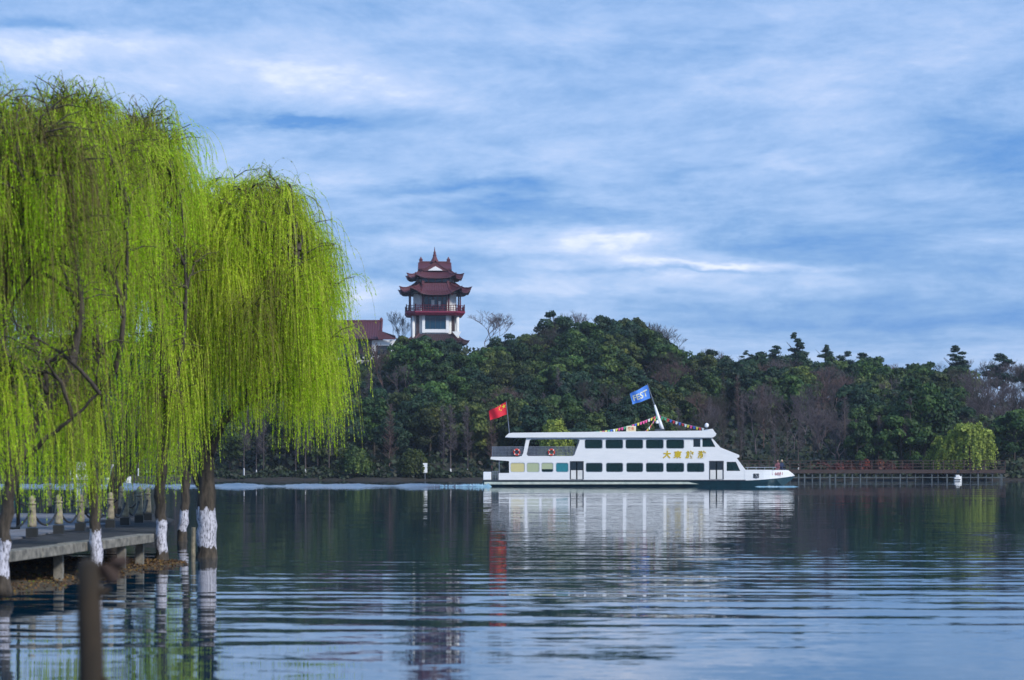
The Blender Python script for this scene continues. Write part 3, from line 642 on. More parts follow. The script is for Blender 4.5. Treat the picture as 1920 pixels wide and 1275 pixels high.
# slim shore trees with whitewashed bases
slim = seg_mesh('trunk', [((0, 0, -.4), (0.05, 0, 2.2), .12, .10), ((0.05, 0, 2.2), (-.05, .05, 4.6), .10, .08), ((-.05, .05, 4.6), (0.1, 0, 7.2), .10, .05)])
slim.materials.append(M['limed']); slimtw = seg_mesh('twigs', [s for s in bare_tree(210, 8.5, .7, columnar=True) if s[2] < .03 and s[0][2] > 3]); slimtw.materials.append(M['bare_bark'])
WL = [(82, 'left of the white cabin boat'), (132, 'just left of the white cabin boat'), (259, 'right of the second boat'), (275, 'beside the forked willow trunk'), (328, 'left of the big willow trunk'),
      (458, 'first right of the big willow trunk'), (481, 'second right of the big willow trunk'), (494, 'third right of the big willow trunk'), (555, 'under the drooping right willow'), (573, 'under the willow edge, larger'), (596, 'under the outermost willow strands'), (617, 'at the willow outer edge'),
      (845, 'well left of the ferry stern'), (877, 'nearest the ferry stern'), (1497, 'just right of the ferry bow'), (1527, 'behind the left end of the boardwalk'), (1567, 'behind the boardwalk, left of the green tree'), (1583, 'close left of the bright green tree'), (1647, 'just right of the bright green tree'), (1706, 'behind the middle of the boardwalk')]
for i, (px, w) in enumerate(WL):
    D = 303.5+rnd.uniform(-.6, 2.0) if px < 1400 else 309+rnd.uniform(-1, 2)
    o = empty('bare_tree', (XD(px, D), D, .55 if px < 1400 else 1.2), rnd.uniform(0, 6)); s = rnd.uniform(.8, 1.15); o.scale = (s, s, s)
    link('trunk', slim, o); link('twigs', slimtw, o); tag(o, 'slim whitewashed shore tree '+w, 'tree', 'slim shore trees with whitewashed bases')

# ------------------------------------------------------------------ pagoda and hall on the hill
def ring(a, c, cx=0, cy=0, ay=None):
    ay = a if ay is None else ay
    return [Vector((cx+x, cy+y, 0)) for x, y in ((-a+c, -ay), (a-c, -ay), (a, -ay+c), (a, ay-c), (a-c, ay), (-a+c, ay), (-a, ay-c), (-a, -ay+c))]
def sweep_roof(outer, inner, z0, z1, curl, name, mat_, parent, m_=8, n_=5, thick=0.16):
    V = []; f = []; k = len(outer)
    def pt(i, t, s, dz_):
        A, B = outer[i], outer[(i+1) % k]; a, b = inner[i], inner[(i+1) % k]
        o_ = A.lerp(B, t); q = a.lerp(b, t); e = abs(2*t-1)**4*(1-s)**2
        cen = (A+B)/2; side = 1+0.05*e
        p = o_.lerp(q, s); p = Vector((p.x*side, p.y*side, 0)); p.z = z0+(z1-z0)*(max(s, 0)**1.45)+curl*e+dz_; return p
    for dz_ in (0, -thick):
        for i in range(k):
            b = len(V)
            for a in range(m_+1):
                for c in range(n_+1): V.append(tuple(pt(i, a/m_, c/n_, dz_*(1 if c < n_ else .2))))
            for a in range(m_):
                for c in range(n_):
                    q = [b+a*(n_+1)+c, b+(a+1)*(n_+1)+c, b+(a+1)*(n_+1)+c+1, b+a*(n_+1)+c+1]
                    f.append(q if dz_ == 0 else q[::-1])
    half = k*(m_+1)*(n_+1)
    for i in range(k):
        for a in range(m_):
            p0 = i*(m_+1)*(n_+1)+a*(n_+1); p1 = p0+n_+1; f.append([p0, p0+half, p1+half, p1])
    me = bpy.data.meshes.new(name); me.from_pydata(V, [], f); o = link(name, me, parent, mat_)
    # hip ridges and tile ribs
    mb = MB()
    for i in range(k): mb.tube([pt(i, 0, s, .06) for s in (-.04, .0, .15, .35, .6, 1)], [.05, .11, .11, .10, .10, .10], 5)
    mb.build('hip_ridge', M['roof_red'], o)
    mb = MB()
    for i in range(k):
        L = (outer[i]-outer[(i+1) % k]).length; nr = max(2, int(L/.45))
        for j in range(1, nr): mb.tube([pt(i, j/nr, s, .03) for s in (0, .3, .6, .95)], .05, 4, cap=False)
    t_ = mb.build('tile_ribs', mat_, o); t_['kind'] = 'stuff'
    return o
def curved_gable(parent, x0, x1, y0, y1, z0, z1, along, name='gable_roof', mat_=None, sag=.25):
    """saddle roof with a concave sweep; ridge runs along 'x' or 'y'"""
    V = []; f = []; n = 6
    for s in range(-n, n+1):
        t = s/n; h = z1-(z1-z0)*(abs(t)**.8 if True else 0)-sag*math.sin(PI*abs(t))*.5
        for e in (0, 1):
            for th in (0, -.15):
                if along == 'x': V.append(((x0, x1)[e], (y0+y1)/2+(y1-y0)/2*t, h+th))
                else: V.append(((x0+x1)/2+(x1-x0)/2*t, (y0, y1)[e], h+th))
    for s in range(2*n):
        b = s*4; f += [[b, b+2, b+6, b+4], [b+1, b+5, b+7, b+3], [b, b+4, b+5, b+1], [b+2, b+3, b+7, b+6]]
    me = bpy.data.meshes.new(name); me.from_pydata(V, [], f); return link(name, me, parent, mat_ or M['roof_tile'])
def pagoda():
    Dp = 430.0; zt = lambda py: CAMZ+(HY-py)/F*Dp; S = Dp/F
    o = empty('pagoda', (XD(815, Dp), Dp, 0), math.radians(4))
    tag(o, 'red-roofed white pagoda with upturned eaves on top of the hill', 'pagoda')
    def B(name, m_, *a, par=o, bevel=0):
        mb = MB()
        for q in a: mb.box(*q)
        return mb.build(name, m_, par, bevel=bevel)
    a1 = 3.8
    # storeys
    for zl, zh, a, m_ in ((19.0, zt(590), 3.55, M['offwhite']), (zt(586), zt(549), 3.75, M['offwhite']), (zt(540), zt(522), 3.2, M['offwhite'])):
        V = ring(a, a*.28); mb = MB(); n = 8; mb.v = [Vector((p.x, p.y, zl)) for p in V]+[Vector((p.x, p.y, zh)) for p in V]
        mb.f = [[i, (i+1) % n, (i+1) % n+n, i+n] for i in range(n)]+[list(range(n))[::-1], list(range(n, 2*n))]; mb.build('storey_wall', m_, o)
    # ground storey: framed window between pillars, dark boxes standing in for the shade of the side recesses
    z0, z1 = zt(623), zt(590); yf = -3.55
    w = B('window', M['white'], (-2.15, 2.15, yf-.32, yf-.02, z0-.25, z0+.35), (-2.15, 2.15, yf-.32, yf-.02, z1-.25, z1), (-2.35, -1.85, yf-.36, yf-.02, z0-.3, z1), (1.85, 2.35, yf-.36, yf-.02, z0-.3, z1))
    B('pane', M['glass_teal'], (-1.85, 1.85, yf-.14, yf-.05, z0+.35, z1-.25), par=w)
    B('mullion', M['dark_frame'], *[(x-.04, x+.04, yf-.19, yf-.145, z0+.35, z1-.25) for x in (-.95, 0, .95)], (-1.85, 1.85, yf-.2, yf-.15, z1-.95, z1-.88), par=w)
    for s in (-1, 1):
        B('recess_shade', M['soffit'], (s*2.95-.45, s*2.95+.45, yf+.28, yf+.62, 20, z1), par=o)
        mb = MB(); mb.tube([(s*3.9, yf+.1, 19), (s*3.9, yf+.1, z1)], .28, 10); mb.build('pillar', M['offwhite'], o, smooth=True)
        mb = MB(); mb.tube([(s*3.9, 3.4, 19), (s*3.9, 3.4, z1)], .28, 10); mb.build('pillar', M['offwhite'], o, smooth=True)
    # balcony
    zb = zt(588)
    V = ring(5.25, 1.6); mb = MB(); n = 8
    mb.v = [Vector((p.x*.93, p.y*.93, zb-.55)) for p in V]+[Vector((p.x, p.y, zb-.1)) for p in V]+[Vector((p.x, p.y, zb+.18)) for p in V]
    mb.f = [[i, (i+1) % n, (i+1) % n+n, i+n] for i in range(n)]+[[n+i, n+(i+1) % n, 2*n+(i+1) % n, 2*n+i] for i in range(n)]+[list(range(n))[::-1], list(range(2*n, 3*n))]
    mb.build('balcony', M['magenta'], o)
    V = ring(5.1, 1.55)
    for i in range(8):
        A, Bq = V[i], V[(i+1) % 8]; nb = max(3, int((A-Bq).length/.42)); mb = MB()
        for zz_ in (.28, .62, 1.08): mb.tube([(A.x, A.y, zb+.1+zz_), (Bq.x, Bq.y, zb+.1+zz_)], .055, 4)
        for j in range(nb+1):
            p = A.lerp(Bq, j/nb); mb.tube([(p.x, p.y, zb+.15), (p.x, p.y, zb+1.2+(.2 if j in (0, nb) else 0))], .05 if 0 < j < nb else .1, 4)
        mb.build('railing', M['lacquer'], o)
    # first-floor bay, recessed and dark between white piers
    z2, z3 = zb+.18, zt(551); yf = -3.75
    w = B('bay_front', M['glass_teal'], (-2.05, 2.05, yf-.06, yf-.01, z2, z3))
    B('lattice', M['lacquer'], *[(x-.06, x+.06, yf-.14, yf-.07, z2, z3) for x in (-2.0, -1.2, -.4, .4, 1.2, 2.0)], (-2.05, 2.05, yf-.16, yf-.08, z3-.75, z3-.6), (-2.05, 2.05, yf-.16, yf-.08, z2+1.1, z2+1.2), par=w)
    B('door_leaf', M['offwhite'], (-.75, -.2, yf-.2, yf-.17, z2+.9, z2+2.0), par=w); B('door_leaf', M['offwhite'], (.5, .9, yf-.2, yf-.17, z2+.9, z2+1.8), par=w)
    for s in (-1, 1):
        for yy_ in (-4.5, 4.5):
            mb = MB(); mb.tube([(s*2.3, yy_, z2), (s*2.3, yy_, z3+.2)], .14, 8); mb.build('column', M['lacquer'], o, smooth=True)
            mb = MB(); mb.tube([(s*4.4, yy_*.72, z2), (s*4.4, yy_*.72, z3+.2)], .13, 8); mb.build('column', M['lacquer'], o, smooth=True)
    # lower big roof, its front bay roof, upper dark band, upper roof
    sweep_roof(ring(6.0, 1.7), ring(3.3, .9), zt(553)+.2, zt(531), .85, 'eave_roof', M['roof_tile'], o)
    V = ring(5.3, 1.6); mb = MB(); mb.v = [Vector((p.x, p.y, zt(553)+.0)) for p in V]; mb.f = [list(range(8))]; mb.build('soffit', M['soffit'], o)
    fr = sweep_roof([v_+Vector((0, -4.9, 0)) for v_ in ring(2.9, .25, ay=1.6)], [v_+Vector((0, -3.6, 0)) for v_ in ring(2.2, .15, ay=.8)], zt(556), zt(534), .30, 'bay_roof', M['roof_tile'], o, 6)
    for s in (-1, 1): B('bay_ridge', M['roof_red'], (s*2.2-.22, s*2.2+.22, -4.6, -3.5, zt(545), zt(530)))
    B('window_band', M['glass_teal'], (-2.4, 2.4, -3.27, -3.21, zt(532), zt(525)))
    mb = MB()
    for x in (-3.1, -2.4, -1.2, 0, 1.2, 2.4, 3.1): mb.box(x-.09, x+.09, -3.33, -3.21 if abs(x) < 3 else -2.2, zt(540), zt(523))
    mb.build('post', M['lacquer'], o)
    sweep_roof(ring(4.75, 1.35), ring(2.7, .7), zt(524), zt(509), .75, 'upper_roof', M['roof_tile'], o)
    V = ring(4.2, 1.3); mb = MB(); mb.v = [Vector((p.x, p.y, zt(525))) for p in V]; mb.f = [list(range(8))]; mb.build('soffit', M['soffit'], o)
    B('attic_wall', M['roof_tile'], (-2.7, 2.7, -2.3, 2.3, zt(511), zt(505)))
    curved_gable(o, -2.95, 2.95, -2.4, 2.4, zt(507), zt(492), 'x')
    curved_gable(o, -2.35, 2.35, -3.3, .2, zt(508), zt(491)+.1, 'y', 'front_gable', M['roof_red'])
    panel([(-1.35, zt(510)), (1.35, zt(510)), (.35, zt(504)), (0, zt(502)), (-.35, zt(504))], [], -3.38, -3.2, 'gable_panel', M['white'], o)
    panel([(-2.3, zt(510.5)), (2.3, zt(510.5)), (1.2, zt(502)), (0, zt(494)), (-1.2, zt(502))], [], -3.19, -3.0, 'gable_board', M['roof_red'], o)
    B('ridge_beam', M['roof_red'], (-2.6, 2.6, -.16, .16, zt(493), zt(490)))
    for s in (-1, 1):
        mb = MB(); x = s*2.45; mb.box(x-.3, x+.3, -.22, .22, zt(493), zt(487)); mb.lathe((x, 0, 0), [(.32, zt(488)), (.36, zt(486.5)), (.2, zt(485)), (.05, zt(481.5))], 8); mb.build('ridge_ornament', M['roof_red'], o)
    mb = MB(); mb.lathe((0, -.0, 0), [(.85, zt(492)), (.62, zt(488)), (.42, zt(484)), (.30, zt(480)), (.34, zt(478.5)), (.2, zt(476)), (.24, zt(474)), (.1, zt(470)), (.03, zt(463))], 10); mb.build('finial', M['roof_red'], o, smooth=False)
    # skirt roof of the base and the little white gable beside it
    sweep_roof(ring(5.6, 1.2), ring(3.7, .9), zt(645), zt(628), .3, 'base_roof', M['soffit'], o)
    V = ring(4.6, 1.2); mb = MB(); mb.v = [Vector((p.x, p.y, 12)) for p in V]+[Vector((p.x, p.y, zt(647))) for p in V]; mb.f = [[i, (i+1) % 8, (i+1) % 8+8, i+8] for i in range(8)]; mb.build('base_wall', M['offwhite'], o)
    panel([(2.9, zt(624)), (4.5, zt(624)), (4.1, zt(632)), (3.7, zt(634))], [], -4.6, -4.2, 'white_parapet', M['white'], o)
pagoda()
def hall():
    Dp = 424.0; zt = lambda py: CAMZ+(HY-py)/F*Dp; xt = lambda px: (px-660)/F*Dp
    o = empty('hall', (XD(660, Dp), Dp, 0)); tag(o, 'long white hall under a dark red tiled roof left of the pagoda', 'building')
    def prof(s): return zt(638)+(zt(602)-zt(638))*s**1.35
    V = []; f = []; n = 8; nx = 2; xl, xr, xe = xt(560), xt(716), xt(744)
    for i in range(-n, n+1):
        s = 1-abs(i)/n; y = 5.2*i/n; h = prof(s)
        V += [(xl, y, h), (xr, y, h), (xl, y, h-.2), (xr, y, h-.2)]
    for i in range(2*n):
        b = i*4; f += [[b, b+1, b+5, b+4], [b+2, b+6, b+7, b+3], [b+1, b+3, b+7, b+5], [b, b+4, b+6, b+2]]
    me = bpy.data.meshes.new('roof'); me.from_pydata(V, [], f); ro = link('roof', me, o, M['roof_tile'])
    mb = MB()
    for j in range(34):
        x = xl+(xr-xl)*(j+.5)/34; mb.tube([(x, -5.2*(1-s), prof(s)+.03) for s in (0, .3, .6, 1)], .06, 4, cap=False)
    mb.build('tile_ribs', M['roof_tile'], ro)['kind'] = 'stuff'
    mb = MB(); mb.box(xl, xr+.1, -.2, .2, zt(603), zt(600)); mb.build('ridge_beam', M['roof_red'], ro)
    mb = MB(); mb.box(xr-.35, xr+.15, -.22, .22, zt(603), zt(599)); mb.lathe((xr-.1, 0, 0), [(.3, zt(599.5)), (.28, zt(598)), (.05, zt(595))], 8); mb.build('ridge_ornament', M['roof_red'], ro)
    mb = MB(); mb.tube([(xr, -5.2*(1-s), prof(s)+.1) for s in (0, .25, .5, .75, 1)], .2, 6); mb.build('verge', M['roof_red'], ro)
    # lower hip skirt on the right end
    V = []; f = []
    for i in range(9):
        y = -5.4+10.8*i/8; e = abs(2*i/8-1)**3*.35; V += [(xr-.1, y*.62, zt(622)), (xe, y, zt(636)+e), (xe, y, zt(636)+e-.2)]
    for i in range(8): b = i*3; f += [[b, b+1, b+4, b+3], [b+1, b+2, b+5, b+4]]
    f += [[0, 1, 2], [24, 26, 25]]
    me = bpy.data.meshes.new('hip_skirt'); me.from_pydata(V, [], f); link('hip_skirt', me, o, M['roof_tile'])
    panel([(xt(716), zt(623)), (xt(744), zt(637)), (xt(744), zt(639.5)), (xt(712), zt(639.5)), (xt(712), zt(623))], [], -5.42, -5.22, 'skirt_front', M['roof_tile'], o)
    z0 = zt(672)
    panel([(xt(700), z0), (xt(743), z0), (xt(743), zt(640)), (xt(700), zt(640))], [[(xt(708), z0+.3), (xt(731), z0+.3), (xt(731), zt(650)), (xt(708), zt(650))]], -4.4, -4.1, 'gable_wall', M['white'], o)
    w = MB(); w.box(xt(708), xt(731), -4.15, -4.12, z0+.3, zt(650)); w = w.build('window', M['glass_dark'], o)
    mb = MB(); mb.box(xt(719)-.05, xt(719)+.05, -4.22, -4.16, z0+.3, zt(650)); mb.box(xt(708), xt(731), -4.22, -4.16, zt(658), zt(657)); mb.build('mullion', M['dark_frame'], w)
    mb = MB(); mb.box(xt(742.5), xt(743), -4.1, 4.2, z0, zt(640)); mb.box(xl, xt(743), 4.2, 4.4, z0, zt(640)); mb.build('side_wall', M['offwhite'], o)
    mb = MB(); mb.box(xl, xt(699.5), -2.6, -2.4, z0, zt(640)); mb.build('shaded_veranda_wall', M['paver'], o)  # wall in shadow: its shade is put into the grey paver colour
    for px in (584, 612, 640, 668, 692):
        mb = MB(); mb.tube([(xt(px), -4.4, z0), (xt(px), -4.4, zt(639))], .14, 8); mb.build('column', M['soffit'], o, smooth=True)
    for i, px in enumerate((598, 626, 654, 680)):
        w = MB(); w.box(xt(px)-.7, xt(px)+.7, -2.66, -2.61, z0+1, zt(645)); w = w.build('window', M['glass_dark'], o)
        mb = MB(); mb.box(xt(px)-.75, xt(px)+.75, -2.72, -2.67, z0+.9, z0+1.02); mb.box(xt(px)-.03, xt(px)+.03, -2.72, -2.67, z0+1.03, zt(645)); mb.build('frame', M['soffit'], w)
    mb = MB(); mb.box(xl-1, xt(745), -6, 6, 12, z0); mb.build('terrace', M['offwhite'], o)
hall()

# ------------------------------------------------------------------ boardwalk on piles at the right
def boardwalk():
    D0, D1 = 296.0, 299.0; x0, x1 = XD(1385, D0), XD(1885, D0); zd = CAMZ-(881-HY)/F*D0
    o = empty('boardwalk', ((x0+x1)/2, D0, 0)); cx = (x0+x1)/2; tag(o, 'long brown wooden boardwalk on piles along the right shore', 'boardwalk')
    mb = MB(); mb.box(x0-cx, x1-cx, .05, 3, zd-.15, zd); mb.build('deck', M['timber'], o)
    mb = MB(); mb.box(x0-cx, x1-cx, -.06, .045, zd-.42, zd+.04); mb.build('edge_beam', M['timber'], o)
    n = 34; pm = MB().tube([(0, 0, -.8), (0, 0, zd-.42)], .065, 6); pile = bpy.data.meshes.new('pile'); pile.from_pydata([tuple(p) for p in pm.v], [], pm.f); pile.materials.append(M['pile'])
    for i in range(n):
        x = x0+(x1-x0)*(i+.5)/n+rnd.uniform(-.15, .15)-cx
        a = link('pile', pile, o, loc=(x, .15, 0)); s = rnd.uniform(.7, 1.9); a.scale = (s, s, 1)
        if i % 2: link('pile', pile, o, loc=(x+.3, 2.6, 0))
    pm = MB().box(-.05, .05, -.05, .05, 0, 1.15); post = bpy.data.meshes.new('rail_post'); post.from_pydata([tuple(p) for p in pm.v], [], pm.f); post.materials.append(M['timber'])
    k = 26
    for i in range(k+1): link('rail_post', post, o, loc=(x0+(x1-x0)*i/k-cx, .12, zd))
    for h in (.35, .72, 1.08): MB().box(x0-cx, x1-cx, .09, .15, zd+h, zd+h+.07).build('rail', M['timber'], o)
    # waler under the deck
    MB().box(x0-cx, x1-cx, .05, .11, .35, .45).build('brace', M['pile'], o)
boardwalk()
for i, (px, w, h, lab) in enumerate([(1540, 2.2, 1.3, 'dark red shrub at the left end of the boardwalk'), (1575, 1.8, 1.3, 'reddish shrub behind the boardwalk left of the bright green tree'), (1592, 1.2, 1.5, 'small red shrub just left of the bright green tree'), (1622, 1.2, 1.7, 'bright orange-red shrub below the bright green tree'),
                               (1650, .9, 1.7, 'slim orange shrub behind the middle of the boardwalk'), (1668, 1.3, 1.4, 'red shrub right of the slim orange one'), (1706, 2.0, 1.2, 'dull red shrub behind the right half of the boardwalk'), (1754, 1.4, 1.4, 'orange-brown shrub left of the pale yellow tree')]):
    n = 420; q = np.random.RandomState(300+i); d_ = q.normal(size=(n, 3)); d_ /= np.linalg.norm(d_, axis=1, keepdims=True); d_[:, 2] = np.abs(d_[:, 2]); p = d_*np.array([w*.8, .8, h*.9])*q.uniform(.6, 1.05, n)[:, None]+np.array([0, 0, .1])
    V, f = quads_from(p, d_+q.normal(size=(n, 3))*.4, q.uniform(.12, .3, n)); o = link('red_shrub', np_mesh('red_shrub', V, f, np.clip(q.rand(n)*(.5+.5*(i in (3, 4))), 0, 1)), None, LEAF_R, loc=(XD(px, 303), 303, 1.0)); tag(o, lab, 'shrub', 'red shrubs behind the boardwalk')
def small_boat(px, D, L, W, H, label, cabin=True, rz=0.0, blue=False):
    o = empty('small_boat', (XD(px, D), D, 0), rz); tag(o, label, 'boat')
    V = []; f = []; n = 9
    for i in range(n):
        t = i/(n-1); x = -L/2+L*t; b = W/2*(1-max(0, (t-.55)/.45)**2*.95)
        V += [(x, -b, .42+.15*t), (x, -b*.75, -.15), (x, b*.75, -.15), (x, b, .42+.15*t)]
    for i in range(n-1):
        b = i*4; f += [[b+j, b+4+j, b+5+j, b+1+j] for j in range(3)]+[[b, b+3, b+7, b+4]]
    f += [[0, 1, 2, 3], [(n-1)*4+3-j for j in range(4)]]
    me = bpy.data.meshes.new('hull'); me.from_pydata(V, [], f); link('hull', me, o, M['white'])
    mb = MB(); mb.box(-L/2, L*.3, -W/2-.02, W/2+.02, .12, .22); mb.build('rubbing_strake', M['dark_frame'], o)
    if cabin:
        c = MB(); b = len(c.v); l, w_ = L*.30, W*.44
        c.v = [Vector(p) for p in ((-l, -w_, .5), (l, -w_, .5), (l, w_, .5), (-l, w_, .5), (-l*.85, -w_*.78, H), (l*.5, -w_*.78, H), (l*.5, w_*.78, H), (-l*.85, w_*.78, H))]
        c.f = [[0, 1, 5, 4], [1, 2, 6, 5], [2, 3, 7, 6], [3, 0, 4, 7], [4, 5, 6, 7], [3, 2, 1, 0]]; c = c.build('cabin', M['white'], o)
        panel([(-l*.75, .95), (-l*.15, .95), (-l*.2, 1.35), (-l*.70, 1.35)], [], -w_-.02, -w_*.88, 'window', M['glass_dark'], o)
        panel([(l*.0, .95), (l*.62, .95), (l*.45, 1.35), (l*.02, 1.35)], [], -w_-.02, -w_*.88, 'window', M['glass_dark'], o)
        MB().box(-l*.12, l*.0, -w_-.04, -w_*.9, .6, H-.15).build('door', M['dark_frame'], o)
        MB().box(-l*.95, l*.62, -w_*.85, w_*.85, H+.003, H+.08).build('roof', M['white'], o)
    return o
small_boat(157, 284, 2.6, 2.2, 2.2, 'white cabin boat moored on the far shore behind the willows')
small_boat(222, 286, 3.0, 1.8, 1.9, 'second white boat half hidden behind the leaning willow trunk', rz=.3)
small_boat(1796, 294, .9, .7, .65, 'tiny white boat moored at the right part of the boardwalk', cabin=True)
o = MB(); o.box(-.28, .28, -.03, .03, .55, 1.75); o = o.build('signboard', M['white'], None, loc=(XD(797, 300.5), 300.5, 0.4)); MB().box(-.04, .04, .04, .1, -1, 1.6).build('post', M['grey_metal'], o); tag(o, 'small white signboard on the shore left of the ferry', 'sign')
o = MB(); o.box(-.32, .32, -.03, .03, .5, 1.75); o = o.build('signboard', M['teal_panel'], None, loc=(XD(23, 296), 296, .45)); MB().box(-.05, .05, .04, .1, -1.2, 1.6).build('post', M['grey_metal'], o); tag(o, 'small teal panel at the far left behind the willow trunk', 'sign')

# ------------------------------------------------------------------ the ferry
YN = 229.0; SF = F/YN; WL_Y = HY+CAMZ*SF
fx = lambda px: (px-1200)/SF
fz = lambda py: (WL_Y-py)/SF
def ferry():
    W = 6.0; o = empty('ferry', (XD(1200, YN), YN, 0)); tag(o, 'white two-deck passenger ferry crossing the lake', 'ferry')
    pt = lambda L: [(fx(a), fz(b)) for a, b in L]
    def rect(a, b, c, d_, r=2.0): return pt([(a+r, b), (c-r, b), (c, b+r), (c, d_-r), (c-r, d_), (a+r, d_), (a, d_-r), (a, b+r)])
    side = [(935, 900), (935, 887), (954.5, 887), (954.5, 864.5), (930, 862.5), (919.5, 861), (920.5, 856.5), (972, 856.5), (978, 855), (981, 850), (986.5, 823), (986.5, 820.5), (1334.5, 820.5), (1351, 839), (1386, 853), (1386.5, 857), (1381.5, 859), (1398, 881), (1400, 900)]
    opening = [(997, 823), (1084, 823), (1087, 825), (1086, 829), (1077, 853), (1074, 855), (990, 855), (987.5, 852), (993, 826)]
    up = [(1096, 823.5, 1130, 841.5)]+[(a, 823.5, b, 841.5) for a, b in ((1135, 1168.5), (1172.5, 1206), (1210.7, 1244.5), (1248.7, 1283))]
    lo = [(957, 867.5, 984, 885.5), (987.5, 867.5, 1011.5, 885.5), (1015, 867.5, 1037.5, 885.5), (1042, 867.5, 1066, 885.5)]
    lo2 = [(a, 867.5, b, 885.5) for a, b in ((1098, 1130), (1136, 1168.5), (1174, 1206), (1210.7, 1244.5), (1248.7, 1283), (1287.5, 1321))]
    doors = [(1068.5, 864.5, 1094.5, 899), (1329.7, 864, 1357, 899)]
    updoor = (1295, 820.8+1.2, 1313.5, 839)
    wing = [(1317, 822), (1333, 822), (1341.5, 838), (1317, 838)]; lowf = [(1362.5, 866), (1380, 866), (1388, 883), (1362.5, 883)]
    holes = [pt(opening)]+[rect(*r) for r in up+lo+lo2]+[rect(*r, r=.5) for r in doors+[updoor]]+[pt(wing), pt(lowf)]
    for y0, y1 in ((0, .08), (W-.08, W)): panel(pt(side), holes, y0, y1, 'side_wall', M['white'], o)
    def pane(poly, m_, y0, y1, par, name='pane'): return panel(poly, [], y0, y1, name, m_, par)
    for sgn, ya in ((1, 0), (-1, W)):
        yo = lambda a, b: tuple(sorted((ya+sgn*a, ya+sgn*b)))
        for k, r in enumerate(up+lo+lo2):
            r2 = (r[0]+.9, r[1]+.9, r[2]-.9, r[3]-.9)
            w = panel(rect(*r), [rect(*r2)], *yo(.02, .11), 'window', M['steel'], o)
            pane(rect(*r2), M['glass'], *yo(.05, .07), w)
            if r in lo:
                i = lo.index(r); m_ = (M['blind_yellow'], M['blind_green'], M['blind_green'], M['blind_teal'])[i]; b = r2[3] if i != 2 else r2[3]-5
                panel(rect(r2[0], r2[1], r2[2], b, .3), [], *yo(.035, .048), 'blind', m_, w)
        for r in doors:
            fr = panel(rect(*r, r=.3), [rect(r[0]+1.6, r[1]+1.6, r[2]-1.6, r[3]-.4, .2)], *yo(-.02, .10), 'door', M['dark_frame'], o); mid = (r[0]+r[2])/2
            for a, b in ((r[0]+1.7, mid-1), (mid+1, r[2]-1.7)):
                panel(rect(a, r[1]+1.7, b, r[1]+17, .2), [], *yo(.04, .06), 'pane', M['glass_dark'], fr)
                panel(rect(a+.3, r[1]+17.2, b-.3, r[3]-.6, .2), [], *yo(.03, .07), 'door_leaf', M['offwhite'], fr)
        fr = panel(rect(*updoor, r=.3), [rect(updoor[0]+5, updoor[1]+1, updoor[2]-.6, updoor[3]-1, .2)], *yo(.02, .10), 'door', M['white'], o)
        panel(rect(updoor[0]+5.1, updoor[1]+1.1, updoor[2]-.7, updoor[3]-1.1, .2), [], *yo(.04, .06), 'pane', M['glass_dark'], fr)
        for poly in (wing, lowf):
            w = panel(pt(poly), [], *yo(.045, .065), 'window', M['glass'], o)
    # decks, bulkheads, roof
    def slab(a, b, z0, z1, name, m_, y0=.09, y1=W-.09, par=o): return MB().box(fx(a), fx(b), y0, y1, z0, z1).build(name, m_, par)
    slab(935, 1396, fz(900), fz(899), 'lower_deck', M['deck'])
    slab(920.5, 1350, fz(861.5), fz(857), 'upper_deck', M['white'])
    slab(954.5, 957, fz(899), fz(862), 'bulkhead', M['white']); slab(1086, 1089, fz(857), fz(821), 'bulkhead', M['white'])
    # windscreens
    for a, name in (([(1334.5, 820.5), (1351, 839), (1348.5, 840), (1332, 821)], 'wheelhouse_front'), ([(1351, 839), (1386, 853), (1386.5, 857), (1350, 843)], 'fore_roof'), ([(1381.5, 859), (1398, 881), (1395.5, 882), (1379, 860)], 'cabin_front')):
        w = panel(pt(a), [], .085, W-.085, name, M['white'], o)
    for (x0, z0, x1, z1) in ((1337, 823, 1349, 837), (1384, 862, 1394, 877)):
        for j in range(3):
            y0 = .5+j*1.75; v_ = [(fx(x0)+.06, y0, fz(z0)), (fx(x1)+.06, y0, fz(z1)), (fx(x1)+.06, y0+1.5, fz(z1)), (fx(x0)+.06, y0+1.5, fz(z0))]
            v_ += [(p[0]-.08, p[1], p[2]) for p in v_]; me = bpy.data.meshes.new('windscreen'); me.from_pydata(v_, [], [[0, 1, 2, 3], [7, 6, 5, 4], [0, 4, 5, 1], [1, 5, 6, 2], [2, 6, 7, 3], [3, 7, 4, 0]]); link('windscreen', me, o, M['glass_dark'])
    # roof slab with a rounded aft overhang
    rf = [(947, 819.5), (949, 817), (954, 812.5), (960, 811.5), (1324, 807.3), (1331, 804.5), (1336, 804), (1340, 810), (1343, 813), (1341, 817.5), (1336, 820.3), (960, 820.3)]
    panel(pt(rf), [], -.22, W+.22, 'roof', M['white'], o)
    # aft rails: mesh screens with posts
    def screen(poly, y, name='rail_screen'):
        xs = [p[0] for p in poly]; xa, xb = min(xs), max(xs); mb = MB(); zt_, zb_ = poly[0][1], poly[2][1]
        za, zb2 = fz(838.5), fz(856); n = int((fx(xb)-fx(xa))/.13)
        for i in range(n+1):
            x = fx(xa)+(fx(xb)-fx(xa))*i/n; sh = .3*(1 if xa > 950 else 0)
            mb.box(x-.02, x+.02, y-.01, y+.01, zb2, za)
        for h in (0, .16, .30, .44, .58, .72): mb.box(fx(xa), fx(xb), y-.015, y+.02, zb2+h+.03, zb2+h+.065)
        mb.box(fx(xa), fx(xb), y-.03, y+.03, za, za+.07)
        return mb.build(name, M['grey_metal'], o)
    for y in (.12, W-.12):
        screen([(924, 838), (984, 838), (984, 856)], y); screen([(989, 838), (1078, 838), (1078, 856)], y)
    mb = MB(); x = fx(922.5)
